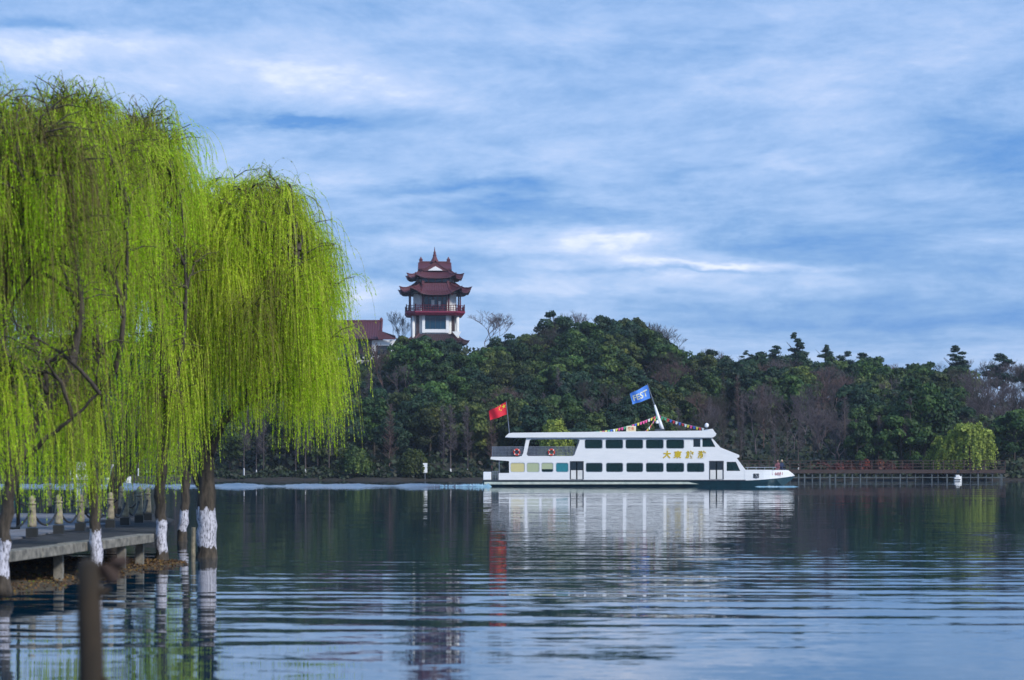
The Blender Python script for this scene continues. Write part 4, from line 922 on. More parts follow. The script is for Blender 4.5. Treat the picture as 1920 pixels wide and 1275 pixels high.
    for j in range(24): mb.box(x-.01, x+.02, .15+j*.245, .19+j*.245, fz(856), fz(838.5))
    mb.box(x-.03, x+.03, .1, W-.1, fz(838.5), fz(838.5)+.07); mb.build('stern_rail', M['grey_metal'], o)
    # seats inside, seen through the glass
    for a, b, z0 in ((1100, 1280, fz(857)), (1100, 1318, fz(899))):
        x = a
        while x < b:
            for y0 in (.5, 3.6): MB().box(fx(x), fx(x)+.45, y0, y0+1.9, z0+.01, z0+.45).box(fx(x), fx(x)+.1, y0, y0+1.9, z0+.45, z0+.95).build('seat', M['dark_frame'], o)
            x += 19
    # hull: dark underbody along the whole length, white bow and stern
    def half(px): t = max(0, (px-1425)/72); return W/2*max(0.03, math.sqrt(max(0, 1-t*t)))
    st = [905, 912, 930, 1000, 1100, 1200, 1300, 1380, 1420, 1440, 1455, 1468, 1478, 1486, 1492, 1495]
    def loft(name, m_, top, bot, st, inset=0.0, deck=None):
        V = []; f = []
        for px in st:
            h = half(px)+.02-inset; hb = h*(.86 if bot(px) < 0 else 1.0)
            V += [(fx(px), W/2-h, fz(top(px))), (fx(px), W/2-hb, bot(px)), (fx(px), W/2+hb, bot(px)), (fx(px), W/2+h, fz(top(px)))]
        for i in range(len(st)-1): b = i*4; f += [[b+j, b+4+j, b+5+j, b+1+j] for j in range(3)]
        f += [[0, 1, 2, 3], [len(V)-1-j for j in range(4)]]
        if deck: f += [[i*4, i*4+3, i*4+7, i*4+4] for i in range(len(st)-1)]
        me = bpy.data.meshes.new(name); me.from_pydata(V, [], f); return link(name, me, o, m_)
    bt = lambda px: 900.2 if px < 1340 else 900.2+.9*min(1, (px-1340)/50)-8.6*max(0, (px-1390)/105)**1.6
    loft('underbody', M['teal_hull'], bt, lambda px: -0.5 if px < 1440 else -0.5+(fz(893)+.45)*((px-1440)/55)**1.5, st, 0.0, True)
    bow = [1396, 1405, 1420, 1432, 1444, 1455, 1465, 1474, 1480.5, 1486, 1491, 1495.5]
    tp = lambda px: 881.3 if px < 1480 else 881.3+(px-1480)*.66
    V = []; f = []; 
    for px in bow:
        h = half(px)+.02; b_ = fz(bt(px))+.002; t_ = fz(tp(px))
        for hh, z in ((h, b_), (h, t_), (h-.1, t_), (h-.1, b_)): V += [(fx(px), W/2-max(hh, .02), z), (fx(px), W/2+max(hh, .02), z)]
    for i in range(len(bow)-1):
        b = i*8
        for j in range(3): f += [[b+2*j, b+8+2*j, b+10+2*j, b+2+2*j], [b+1+2*j, b+3+2*j, b+11+2*j, b+9+2*j]]
    me = bpy.data.meshes.new('bow_bulwark'); me.from_pydata(V, [], f); link('bow_bulwark', me, o, M['white'])
    V = []; 
    for px in bow: V += [(fx(px), W/2-half(px)+.06, fz(889)+(0 if px < 1470 else (px-1470)*.004)), (fx(px), W/2+half(px)-.06, fz(889)+(0 if px < 1470 else (px-1470)*.004))]
    me = bpy.data.meshes.new('foredeck'); me.from_pydata(V, [], [[2*i, 2*i+2, 2*i+3, 2*i+1] for i in range(len(bow)-1)]); link('foredeck', me, o, M['deck'])
    # foredeck rail
    mb = MB(); 
    for px in (1402, 1418, 1434, 1450): mb.tube([(fx(px), .12, fz(882)), (fx(px), .12, fz(876.5))], .025, 5)
    mb.tube([(fx(1398), .12, fz(876.5)), (fx(1456), .12, fz(876.5))], .03, 5); mb.build('fore_rail', M['steel'], o)
    # cream strake and drain spouts
    panel(pt([(908, 903.6), (1290, 903.6), (1310, 907.6), (908, 908.2)]), [], -.05, -.022, 'strake', M['cream_stripe'], o)
    panel(pt([(906, 899.7), (1398, 899.7), (1398, 901.2), (906, 901.2)]), [], -.06, -.022, 'rubbing_strake', M['dark_frame'], o)
    # stern block with ladder gap
    MB().box(fx(906), fx(921), .02, W-.02, fz(900), fz(885)).build('stern_locker', M['white'], o, bevel=.05)
    MB().box(fx(922), fx(933.5), .5, W-.5, fz(899.5), fz(884)).build('dark_gap_block', M['deck'], o)  # dark block standing in for the darkness of the open gap
    mb = MB()
    for x in (924, 929, 933): mb.tube([(fx(x), .1, fz(900)), (fx(x), .1, fz(883))], .03, 5)
    for z in (884, 890): mb.tube([(fx(922), .1, fz(z)), (fx(935), .1, fz(z))], .03, 5)
    mb.tube([(fx(936), .15, fz(887)), (fx(936), .15, fz(862))], .05, 6); mb.tube([(fx(936), W-.15, fz(887)), (fx(936), W-.15, fz(862))], .05, 6); mb.build('stern_ladder', M['grey_metal'], o)
    # anchor pocket and anchor
    a = MB().box(fx(1412.5), fx(1423), -.06, .1, fz(896), fz(888)).build('anchor_pocket', M['dark_frame'], o)
    mb = MB(); mb.tube([(fx(1416), -.1, fz(889)), (fx(1420), -.1, fz(895))], .05, 6); mb.tube([(fx(1415), -.1, fz(894)), (fx(1420), -.1, fz(895.5)), (fx(1422.5), -.1, fz(891))], .04, 6); mb.build('anchor', M['grey_metal'], a)
    # lettering
    for ch, px in zip('大東旅游', (1250, 1270, 1292.5, 1315)):
        text_mesh('gold_character', ch, .72, M['gold'], o, Matrix.Translation((fx(px), -.02, fz(853.3))) @ ROTX, .012, .12, bold=.03)
    Mx = Matrix.Translation((fx(1456), W/2-half(1456)-.06, fz(888.4))) @ Matrix.Rotation(math.radians(11), 4, 'Z') @ ROTX
    text_mesh('red_character', '东 6081', .42, M['red_letters'], o, Mx, .01, spacing=1.05)
    # mast, lamp
    mb = MB(); mb.tube([(fx(1246), 3, fz(806)), (fx(1239), 3, fz(784)), (fx(1231), 3, fz(758))], [.2, .16, .09], 8); mb.build('mast', M['white'], o, smooth=True)
    MB().box(fx(1232), fx(1249), 2.3, 3.7, fz(808), fz(803.6)).build('mast_base', M['dark_frame'], o)
    MB().lathe((fx(1235.5), 2.75, fz(793)), [(.12, 0), (.14, .1), (.1, .3)], 8).build('horn', M['white'], o)
    mb = MB(); mb.tube([(fx(1231), 3, fz(759)), (fx(1217), 3, fz(717))], [.05, .03], 6); mb.build('flag_pole', M['grey_metal'], o)
    mb = MB(); mb.tube([(fx(955), 3, fz(812)), (fx(949), 3, fz(751))], [.05, .03], 6); mb.build('flag_pole', M['grey_metal'], o)
    l = MB().tube([(fx(1327), 1.2, fz(805)), (fx(1327), 1.2, fz(800))], .07, 6).build('searchlight', M['dark_frame'], o)
    MB().lathe((fx(1327), 1.2, fz(801)), [(.08, 0), (.18, .08), (.2, .25), (.12, .38), (.03, .42)], 10).build('lamp_housing', M['white'], l, smooth=True)
    return o
ferry()
FO = Vector((XD(1200, YN), YN, 0))
def fp(px, py, y=3.0): return FO+Vector((fx(px), y, fz(py)))
def flag(name, quad, m_, label, marks):
    """quad: hoist-top, hoist-bottom, fly-bottom, fly-top in photo pixels; rippled cloth with thickness"""
    A, B, C_, D_ = [fp(*q) for q in quad]; nu, nv = 14, 8; V = []; f = []
    def pos(u, v_, off=0.0):
        p = A.lerp(D_, u).lerp(B.lerp(C_, u), v_); return p+Vector((0, .16*math.sin(u*7.5+v_*1.2)*u**.6+off, .05*math.sin(u*9)*u))
    for off in (0, .015):
        for i in range(nu+1):
            for j in range(nv+1): V.append(tuple(pos(i/nu, j/nv, off)))
    n = (nu+1)*(nv+1)
    for i in range(nu):
        for j in range(nv):
            q = [i*(nv+1)+j, i*(nv+1)+j+1, (i+1)*(nv+1)+j+1, (i+1)*(nv+1)+j]; f += [q, [n+k for k in q][::-1]]
    me = bpy.data.meshes.new(name); me.from_pydata(V, [], f); me.polygons.foreach_set('use_smooth', [True]*len(me.polygons))
    o = link(name, me, None, m_); tag(o, label, 'flag'); marks(o, pos); return o
def stars(o, pos):
    for (u, v_, r) in ((.16, .26, .135), (.34, .08, .05), (.42, .20, .05), (.42, .34, .05), (.34, .46, .05)):
        c = pos(u, v_, -.03); V = []; 
        for k in range(10):
            a = PI/2+k*PI/5; rr = r*1.45*(1 if k % 2 == 0 else .42); q = pos(min(1, max(0, u+rr*math.cos(a)*.66)), min(1, max(0, v_-rr*math.sin(a))), -.03); V.append(tuple(q))
        V.append(tuple(c)); me = bpy.data.meshes.new('star'); me.from_pydata(V, [], [[k, (k+1) % 10, 10] for k in range(10)]); link('star', me, o, M['star'])
flag('national_flag', [(949, 752), (952, 775), (918.5, 787.5), (916, 770)], M['red_flag'], 'red flag with yellow stars flying over the ferry stern', stars)
def prints(o, pos):
    t = text_mesh('flag_lettering', 'FEST', 1.0, M['flag_print'], o, Matrix.Identity(4), .0, bold=.02)
    co = [v_.co.copy() for v_ in t.data.vertices]; x0, x1 = min(c.x for c in co), max(c.x for c in co); y0, y1 = min(c.y for c in co), max(c.y for c in co)
    for v_ in t.data.vertices:
        s = (v_.co.x-x0)/(x1-x0); r = (v_.co.y-y0)/(y1-y0); v_.co = pos(.90-.80*s, .78-.50*r, -.025)
flag('company_flag', [(1218, 719), (1223, 745), (1189.5, 757.5), (1184, 737)], M['blue_flag'], 'blue flag with pale lettering flying from the ferry mast', prints)
def bunting(a, b, ya, yb, sag, n, label):
    A, B = fp(*a, ya), fp(*b, yb); o = empty('bunting', A); pts = []
    for i in range(n+1):
        t = i/n; p = A.lerp(B, t); p.z -= sag*4*t*(1-t); pts.append(p-A)
    MB().tube(pts, .012, 4).build('cord', M['steel'], o)
    for i in range(n):
        p, q = pts[i], pts[i+1]; w = (q-p)*.42; c = (p+q)/2; h = .26
        me = bpy.data.meshes.new('pennant'); t_ = Vector((0, .01, 0)); d_ = Vector((rnd.uniform(-.08, .02), 0, -h))
        V = [c-w-t_, c+w-t_, c+w*.5+d_-t_, c-w*.5+d_-t_, c-w+t_, c+w+t_, c+w*.5+d_+t_, c-w*.5+d_+t_]
        me.from_pydata([tuple(v_) for v_ in V], [], [[0, 3, 2, 1], [4, 5, 6, 7], [0, 1, 5, 4], [1, 2, 6, 5], [2, 3, 7, 6], [3, 0, 4, 7]]); link('pennant', me, o, BUNT[rnd.randrange(6)])
    tag(o, label, 'bunting', 'strings of coloured bunting on the ferry mast')
bunting((1238, 777), (1104, 810), 3, .6, .35, 26, 'long string of coloured bunting running aft from the ferry mast')
bunting((1238, 777), (1322, 803), 3, .8, .12, 16, 'string of coloured bunting running forward to the wheelhouse roof')
bunting((1236, 777), (1208, 810), 3, .1, .15, 9, 'short steep string of bunting just left of the mast')
bx = MB().box(-.46, .46, -.3, .3, 0, .56).build('crate', M['cream_box'], None, bevel=.03, loc=fp(1184, 809.6, 1.0)); tag(bx, 'cream box with orange print on the ferry roof', 'box')
text_mesh('box_print', '救生', .32, M['orange_print'], bx, Matrix.Translation((0, -.31, .28)) @ ROTX, .004, bold=.01)
for px, w in ((968.7, 'aft-most'), (1033.7, 'forward')):
    mb = MB(); n = 20; pts = [(.27*math.cos(2*PI*k/n), 0, .27*math.sin(2*PI*k/n)) for k in range(n+1)]; mb.tube(pts, .075, 8, cap=False)
    o = mb.build('life_ring', M['orange_red'], None, smooth=True, loc=fp(px, 848, -.02)); tag(o, f'{"red life ring on the rear rail, nearest the stern" if w == "aft-most" else "red life ring in the middle of the open deck rail"}', 'life ring', 'red life rings on the ferry rail')
    for k in range(4): c = k*PI/2+PI/4; MB().tube([(.27*math.cos(c-.12), 0, .27*math.sin(c-.12)), (.27*math.cos(c+.12), 0, .27*math.sin(c+.12))], .082, 8).build('band', M['white'], o)
def person(loc, rz, cloth, label, hat=False):
    o = empty('person', loc, rz); tag(o, label, 'person')
    me = bpy.data.meshes.new('body')
    J = [(0, 0, .50), (0, .03, .78), (0, .02, 1.02), (0, 0, 1.12), (0, -.02, 1.24), (.17, 0, .98), (.25, -.08, .76), (.18, -.28, .66), (-.17, 0, .98), (-.25, -.08, .76), (-.18, -.28, .66), (.10, -.38, .50), (.11, -.42, .08), (.11, -.55, .03), (-.10, -.38, .50), (-.11, -.42, .08), (-.11, -.55, .03), (.09, 0, .48), (-.09, 0, .48)]
    E = [(0, 1), (1, 2), (2, 3), (3, 4), (2, 5), (5, 6), (6, 7), (2, 8), (8, 9), (9, 10), (0, 17), (17, 11), (11, 12), (12, 13), (0, 18), (18, 14), (14, 15), (15, 16)]
    me.from_pydata(J, E, []); ob = link('body', me, o, cloth)
    sk = ob.modifiers.new('skin', 'SKIN'); rr = [.15, .16, .15, .055, .10, .07, .05, .035, .07, .05, .035, .075, .05, .04, .075, .05, .04, .09, .09]
    for i, r_ in enumerate(rr): me.skin_vertices[0].data[i].radius = (r_, r_*.9)
    me.skin_vertices[0].data[0].use_root = True
    s = ob.modifiers.new('sub', 'SUBSURF'); s.levels = 1; s.render_levels = 1
    h = MB().lathe((0, -.02, 1.12), [(.05, 0), (.085, .05), (.10, .13), (.085, .22), (.03, .26)], 10); h.box(-.012, .012, -.14, -.10, 1.22, 1.26); h.build('head', M['skin'], o, smooth=True)
    MB().lathe((0, 0, 1.22), [(.108, -.05), (.112, .05), (.09, .14), (.03, .18)], 10).build('hat' if hat else 'hair', M['hat'] if hat else M['hair'], o, smooth=True)
    return o
zd_ = fz(889)
MB_ = MB().box(-.75, .75, -.25, .25, 0, .45)
bn = MB_.build('bench', M['dark_frame'], None, loc=FO+Vector((fx(1468), 2.4, zd_+.01))); tag(bn, 'dark low bench under the two people at the ferry bow', 'bench')
person(FO+Vector((fx(1463.5), 2.35, zd_-.02)), -.4, M['cloth_pink'], 'person in a dusky pink top seated at the ferry bow')
person(FO+Vector((fx(1471), 2.35, zd_-.02)), .5, M['cloth_navy'], 'person in a pale hat and dark blue clothes at the tip of the bow', hat=True)

# ------------------------------------------------------------------ stone pier with chain railing, bottom left
ZD = 0.75
def pier():
    o = empty('pier', (-11, 58, 0)); OX, OY = -11, 58; tag(o, 'grey concrete lakeside platform with a pale edge at bottom left', 'pier')
    poly = [(-9.5, 45.0), (-8.45, 56.3), (-9.9, 71), (-11.6, 79), (-24, 80), (-24, 38), (-10.15, 38)]
    poly = [(a-OX, b-OY) for a, b in poly]; n = len(poly)
    V = [(a, b, ZD-.13) for a, b in poly]+[(a, b, ZD) for a, b in poly]
    f = [list(range(n, 2*n)), list(range(n))[::-1]]+[[i, (i+1) % n, (i+1) % n+n, i+n] for i in range(n)]
    me = bpy.data.meshes.new('slab'); me.from_pydata(V, [], f); link('slab', me, o, M['concrete_dark'])
    # paving slabs laid with open joints
    pm = MB().box(-.47, .47, -.97, .97, 0, .035); pv = bpy.data.meshes.new('paving_slab'); pv.from_pydata([tuple(p) for p in pm.v], [], pm.f); pv.materials.append(M['paver'])
    def inside(x, y):
        c = False
        for i in range(n):
            (x1, y1), (x2, y2) = poly[i], poly[(i+1) % n]
            if (y1 > y) != (y2 > y) and x < (x2-x1)*(y-y1)/(y2-y1)+x1: c = not c
        return c
    k = 0
    for yy_ in np.arange(-15, 21, 2.0):
        for xx_ in np.arange(-7.4, 3, 1.0):
            if k < 290 and all(inside(xx_+a, yy_+b) for a in (-.5, 1.9) for b in (-1.0, 1.0)):
                s = link('paving_slab', pv, o, loc=(xx_, yy_, ZD+.003+rnd.uniform(0, .008))); k += 1
    # pale edge blocks along the front
    for (a, b) in (((-9.96, 40.0), (-9.5, 45.0)), ((-9.5, 45.0), (-8.45, 56.3))):
        A, B = Vector((a[0]-OX, a[1]-OY, 0)), Vector((b[0]-OX, b[1]-OY, 0)); L = (B-A).length; nb = max(2, int(L/2.2)); dr = (B-A).normalized(); nr = Vector((dr.y, -dr.x, 0))
        for i in range(nb):
            p0 = A+dr*(L*i/nb+.012); p1 = A+dr*(L*(i+1)/nb-.012); mb = MB(); z0, z1 = ZD-.15+rnd.uniform(-.01, .01), ZD+.04+rnd.uniform(-.01, .01)
            mb.v = [p0+nr*.12+Vector((0, 0, z0)), p1+nr*.12+Vector((0, 0, z0)), p1-nr*.25+Vector((0, 0, z0)), p0-nr*.25+Vector((0, 0, z0)), p0+nr*.12+Vector((0, 0, z1)), p1+nr*.12+Vector((0, 0, z1)), p1-nr*.25+Vector((0, 0, z1)), p0-nr*.25+Vector((0, 0, z1))]
            mb.f = [[0, 1, 5, 4], [1, 2, 6, 5], [2, 3, 7, 6], [3, 0, 4, 7], [4, 5, 6, 7], [3, 2, 1, 0]]; mb.build('edge_block', M['concrete'], o, bevel=.015)
    # supports under the slab
    for px, D in ((-30, 44.4), (110, 49.5), (228, 54.0), (262, 56.5)):
        x = XD(px, D)-OX; MB().box(x-.09, x+.09, D-OY-.09, D-OY+.09, -.6, ZD-.17).build('support', M['concrete'], o)
pier()
pp = MB(); pp.box(-.12, .12, -.12, .12, 0, .2); base_m = bpy.data.meshes.new('plinth'); base_m.from_pydata([tuple(p) for p in pp.v], [], pp.f); base_m.materials.append(M['lamp_black'])
pp = MB(); pp.tube([(0, 0, .22), (0, 0, .28), (0, 0, .66), (0, 0, .70)], [.10, .105, .08, .085], 8); shaft_m = bpy.data.meshes.new('shaft'); shaft_m.from_pydata([tuple(p) for p in pp.v], [], pp.f); shaft_m.materials.append(M['stone_post'])
pp = MB(); pp.lathe((0, 0, .70), [(.055, 0), (.095, .03), (.095, .055), (.05, .07), (.075, .11), (.08, .15), (.05, .20), (.015, .22)], 10); cap_m = bpy.data.meshes.new('cap'); cap_m.from_pydata([tuple(p) for p in pp.v], [], pp.f); cap_m.materials.append(M['stone_post'])
for mm in (shaft_m, cap_m): mm.polygons.foreach_set('use_smooth', [True]*len(mm.polygons))
NEARP = [(-10, 50.8), (60, 54), (110, 56.5), (151, 58.7), (207, 61.5), (235, 64), (261, 66.5), (277, 69)]
FARP = [(20, 77), (92, 78), (160, 77.5), (228, 76.5), (262, 75)]
ORD8 = ['at the left picture edge', 'first whole one from the left', 'second from the left', 'third from the left', 'just right of the strand-hung thin trunk', 'fourth from the right end', 'third from the right end', 'last one before the thin white trunk']
def post(px, D, lab):
    o = empty('bollard', (XD(px, D), D, ZD+.035), rnd.uniform(-.1, .1)); link('plinth', base_m, o); link('shaft', shaft_m, o); link('cap', cap_m, o)
    s = rnd.uniform(.97, 1.04); o.scale = (s, s, s); tag(o, lab, 'bollard', 'stone bollards along the platform'); return o.location
L1 = [post(px, D, 'pale stone bollard of the near chain rail, '+ORD8[i]) for i, (px, D) in enumerate(NEARP)]
W5 = ['leftmost', 'second from left', 'middle', 'fourth from left', 'rightmost']
L2 = [post(px, D, f'{W5[i]} dim stone bollard of the far rail by the water') for i, (px, D) in enumerate(FARP)]
def chain(A, B, lab):
    mb = MB(); n = 18; prev = None; L = (B-A).length; pts = []
    for i in range(n+1):
        t = i/n; p = A.lerp(B, t)+Vector((0, 0, .62-.38*4*t*(1-t))); pts.append(p-A)
    o = empty('chain', A)
    mb.tube(pts, .016, 5)
    for i in range(n): c = (pts[i]+pts[i+1])/2; d_ = (pts[i+1]-pts[i])*.35; mb.tube([c-d_, c+d_], .026, 5)
    mb.build('links', M['chain'], o); tag(o, lab, 'chain', 'iron chains between the bollards')
for i in range(7): chain(L1[i], L1[i+1], 'black chain sagging between near bollards, '+['first span at the left edge', 'second span from the left', 'third span from the left', 'span crossing behind the thin trunk', 'span right of the thin trunk', 'last span but one', 'last span at the right'][i])
for i in range(4): chain(L2[i], L2[i+1], 'black chain on the far rail, '+['leftmost span', 'second span', 'third span', 'rightmost span'][i])

def bank():
    # spit of earth with fallen leaves in front of the platform
    xs = np.linspace(0, 1, 60); V = []; prof = [(-.75, -.12), (-.5, .0), (-.2, .05), (.3, .09), (1.2, .20), (2.6, .40), (3.8, .42)]
    A, B = Vector((-9.9, 43.5, 0)), Vector((-8.1, 59.6, 0)); d_ = (B-A).normalized(); nr = Vector((-d_.y, d_.x, 0))
    for t in xs:
        c = A.lerp(B, t)+nr*(-.0+.18*math.sin(t*19)+.1*math.sin(t*47)); w = 1-.75*t**2.5
        for a, h in prof: p = c+nr*(a*w*.9); V.append((p.x, p.y, h*w**.5*(1+.3*math.sin(t*31+a))*(.5 if a > 1 and t > .75 else 1)*(1-.75*t**5)+R.uniform(-.012, .015)))
    n = len(prof); f = [[i*n+j, (i+1)*n+j, (i+1)*n+j+1, i*n+j+1] for i in range(59) for j in range(n-1)]
    tag(link('ground', np_mesh('ground', V, f, smooth=True), None, M['soil']), 'muddy bank strewn with leaves below the platform', kind='structure')
    n = 6000; t = R.rand(n); a = R.uniform(-.6, 2.0, n); w = (1-.75*t**2.5); P_ = np.array([tuple(A.lerp(B, q)) for q in t])+np.array(tuple(nr))[None, :]*(a*w*.9+.18*np.sin(t*19)+.1*np.sin(t*47))[:, None]
    P_[:, 2] = np.interp(a, [-.75, -.5, -.2, .3, 1.2, 2.6], [-.12, 0, .05, .09, .2, .4])*w**.5*1.15*(1-.75*t**5)+R.rand(n)*.03
    V, f = quads_from(P_, R.normal(size=(n, 3))*.5+np.array([0, -.1, 1]), R.uniform(.02, .06, n)); tone = np.clip(R.rand(n)**1.6*.75+.5*(R.rand(n) < .22*(1-t)), 0, 1)
    tag(link('fallen_leaves', np_mesh('fallen_leaves', V, f, tone), None, LEAF_L), 'brown and yellow fallen leaves along the water line', kind='stuff')
bank()

st_ = MB().tube([(0, 0, -.5), (0, 0, .3), (.01, 0, .74)], [.06, .06, .055], 8).build('mooring_stake', M['stone_post'], None, loc=(XD(362, 63.5), 63.5, 0)); tag(st_, 'short pale stake in the water beside the thick whitewashed trunk', 'stake')
# flat-topped lamp at the far left
lp = empty('lamp_post', (XD(34, 60), 60, ZD)); tag(lp, 'dark flat-topped lamp post at the left edge among the willow strands', 'street lamp')
MB().tube([(0, 0, 0), (0, 0, 3.1)], [.05, .035], 8).build('pole', M['lamp_black'], lp, smooth=True)
MB().lathe((0, 0, 3.08), [(.08, 0), (.48, .05), (.5, .09), (.3, .14), (.05, .16)], 20).build('shade', M['lamp_black'], lp)

# ------------------------------------------------------------------ willows
def lime(ob, top, base):
    for nm, v_ in (('white_top', top), ('white_base', base)):
        a = ob.data.attributes.new(nm, 'FLOAT', 'POINT'); a.data.foreach_set('value', np.full(len(ob.data.vertices), v_, dtype=np.float32))
def willow(label, limbs, white, tips, seed, n_str=70, length=(1.4, 3.6), tone0=.45, zmin=2.0, dens=1.0, name='willow_tree', zvar=1.0):
    """limbs: list of polylines [(x,y,z,r)...]; the first is the trunk. tips: list of (x,y,z) bough ends"""
    q = np.random.RandomState(seed); b0 = limbs[0][0]; root = empty(name, (b0[0], b0[1], 0)); O = Vector((b0[0], b0[1], 0)); tag(root, label, 'tree')
    def smooth_pts(L, sub=4, jit=.03):
        out = []
        for i in range(len(L)-1):
            p0 = L[max(i-1, 0)]; p1 = L[i]; p2 = L[i+1]; p3 = L[min(i+2, len(L)-1)]
            for s in range(sub):
                t = s/sub; c = [0.5*((2*p1[k])+(-p0[k]+p2[k])*t+(2*p0[k]-5*p1[k]+4*p2[k]-p3[k])*t*t+(-p0[k]+3*p1[k]-3*p2[k]+p3[k])*t**3) for k in range(4)]
                if i+s > 0: c[0] += q.uniform(-jit, jit); c[1] += q.uniform(-jit, jit)
                c[3] = max(c[3], .01); out.append(c)
        out.append(list(L[-1])); return out
    nodes = []
    for i, L in enumerate(limbs):
        pts = smooth_pts(L); mb = MB(); rr = [c[3]*q.uniform(.92, 1.08) for c in pts]
        if i == 0 and white is not None: rr[0] *= 1.5; rr[1] *= 1.12
        mb.tube([Vector(c[:3])-O for c in pts], rr, 10 if i < 3 else 7); ob = mb.build('trunk' if i == 0 else 'limb', M['willow_bark'], root, smooth=True)
        lime(ob, float(white[1]) if white else -9.0, float(white[0]) if white else -8.0)
        nodes += [Vector(c[:3]) for c in pts if c[2] > 2.2] if i == 0 else [Vector(c[:3]) for c in pts[2:]]
    # boughs: arching branches from the limbs to each tip
    bmb = MB(); O_s = []; D_s = []; tone_s = []; len_s = []; zb_s = []; bend_s = []
    for (tx, ty, tz, tt) in tips:
        T = Vector((tx, ty, tz)); cand = sorted(nodes, key=lambda a: (a-T).length+max(0, a.z-T.z+.8)*3)[:4]; S = cand[q.randint(len(cand))]
        hor = Vector((T.x-S.x, T.y-S.y, 0)); up = max(.3, T.z-S.z)
        mid1 = S+hor*.28+Vector((0, 0, up*.45)); mid2 = S+hor*.68+Vector((0, 0, up*.95)); end = T
        path = []
        for k in range(9):
            t = k/8; a, b, c = (1-t)**3, 3*(1-t)**2*t, 3*(1-t)*t*t; p = S*a+mid1*b+mid2*c+end*t**3; path.append(p+Vector((q.uniform(-.04, .04), q.uniform(-.04, .04), q.uniform(-.03, .03))))
        bmb.tube([p-O for p in path], [.045-.0045*k for k in range(9)], 5, cap=False)
        hd = hor.normalized() if hor.length > .05 else Vector((1, 0, 0)); sub = []
        for k in range(5):                             # side twigs
            s0 = path[q.randint(3, 9)]; a = q.uniform(-1.3, 1.3); dv = Vector((hd.x*math.cos(a)-hd.y*math.sin(a), hd.x*math.sin(a)+hd.y*math.cos(a), q.uniform(.1, .9))).normalized(); L = q.uniform(.35, .95)
            pts = [s0, s0+dv*L*.5+Vector((0, 0, .03)), s0+dv*L+Vector((0, 0, -.12*L))]; bmb.tube([p-O for p in pts], [.018, .013, .007], 4, cap=False); sub.append(pts)
        ns = int(n_str*dens*q.uniform(.75, 1.25)); bt_ = float(np.clip(tt+q.normal()*.18, 0, 1)); bt_ = bt_ if q.rand() > .10 else bt_*.3
        zbough = zmin+zvar*(abs(q.normal())*1.25+(0.8 if q.rand() < .45 else 0)); lmul = float(np.clip(q.normal()*.3+1, .45, 1.5)); bmul = q.uniform(.6, 3.4)
        if q.rand() < .42: lmul *= .5; ns = int(ns*1.25)
        for k in range(ns):
            if q.rand() < .62: pts = sub[q.randint(len(sub))]; t = q.rand()**.7; o_ = pts[1].lerp(pts[2], t) if q.rand() < .75 else pts[0].lerp(pts[1], t)
            else: i = q.randint(4, 8); o_ = path[i].lerp(path[i+1], q.rand())
            a = q.uniform(0, 2*PI); h = q.uniform(.15, .8); dv = hd*.45+Vector((math.cos(a)*h, math.sin(a)*h, q.uniform(-.1, .75)))
            O_s.append(tuple(o_)); D_s.append(tuple(dv.normalized())); tone_s.append(np.clip(bt_+q.normal()*.11, 0, 1)); zb_s.append(zbough); len_s.append(lmul*q.uniform(*length)*q.uniform(.45, 1.0)+.2); bend_s.append(bmul)
    lime(bmb.build('boughs', M['willow_bark'], root, smooth=True), -9.0, -8.0)
    # hanging strands
    P0 = np.array(O_s); V0 = np.array(D_s); T0 = np.array(tone_s); Ls = np.array(len_s); n = len(P0)
    zend = np.array(zb_s)+np.abs(q.normal(size=n))*.45; drop = np.maximum(.3, P0[:, 2]-zend); Ls = np.minimum(Ls, drop)
    K = 13; bend = q.uniform(.14, .30, n)*np.array(bend_s); path = np.zeros((K, n, 3)); path[0] = P0; ds = Ls/(K-1)
    sway = q.normal(size=(n, 2))*.06+np.array([.03, 0])
    for k in range(1, K):
        s = ds*(k-.5); e = np.exp(-s/bend)[:, None]; dn = np.zeros((n, 3)); dn[:, 2] = -1; dn[:, :2] = sway+.03*np.sin(s[:, None]*2+P0[:, :1]*3)
        dd = V0*e+dn*(1-e); dd /= np.linalg.norm(dd, axis=1, keepdims=True); path[k] = path[k-1]+dd*ds[:, None]
    # stems as narrow ribbons with a random facing
    an = q.uniform(0, PI, n); side = np.stack([np.cos(an), np.sin(an), np.zeros(n)], 1)
    wd = np.linspace(.0052, .0022, K)[:, None, None]; Lf = path-side[None]*wd; Rt = path+side[None]*wd
    V = np.stack([Lf, Rt], 2).transpose(1, 0, 2, 3).reshape(-1, 3)-np.array(tuple(O)); base = (np.arange(n)*K*2)[:, None]; kk = np.arange(K-1)*2
    f = np.stack([base+kk, base+kk+1, base+kk+3, base+kk+2], 2).reshape(-1, 4)
    st = link('strand_stems', np_mesh('strand_stems', V, f, np.repeat(T0*.9, K-1)), root, M['willow_twig']); st['kind'] = 'stuff'
    # leaves
    per = np.maximum(4, (Ls/.050*np.exp(q.normal(size=n)*.3)).astype(int)); idx = np.repeat(np.arange(n), per); m_ = len(idx); s = q.rand(m_)**.85*(K-1.001); k0 = s.astype(int); fr = (s-k0)[:, None]
    c = path[k0, idx]*(1-fr)+path[k0+1, idx]*fr; ax = path[k0+1, idx]-path[k0, idx]; ax /= np.maximum(1e-6, np.linalg.norm(ax, axis=1, keepdims=True))
    out = q.normal(size=(m_, 3)); out -= ax*np.sum(out*ax, 1, keepdims=True); out /= np.linalg.norm(out, axis=1, keepdims=True)
    ld = ax*.9+out*.42+np.array([0, 0, -.1]); ld /= np.linalg.norm(ld, axis=1, keepdims=True); wv = np.cross(ld, out+q.normal(size=(m_, 3))*.3); wv /= np.maximum(1e-6, np.linalg.norm(wv, axis=1, keepdims=True))
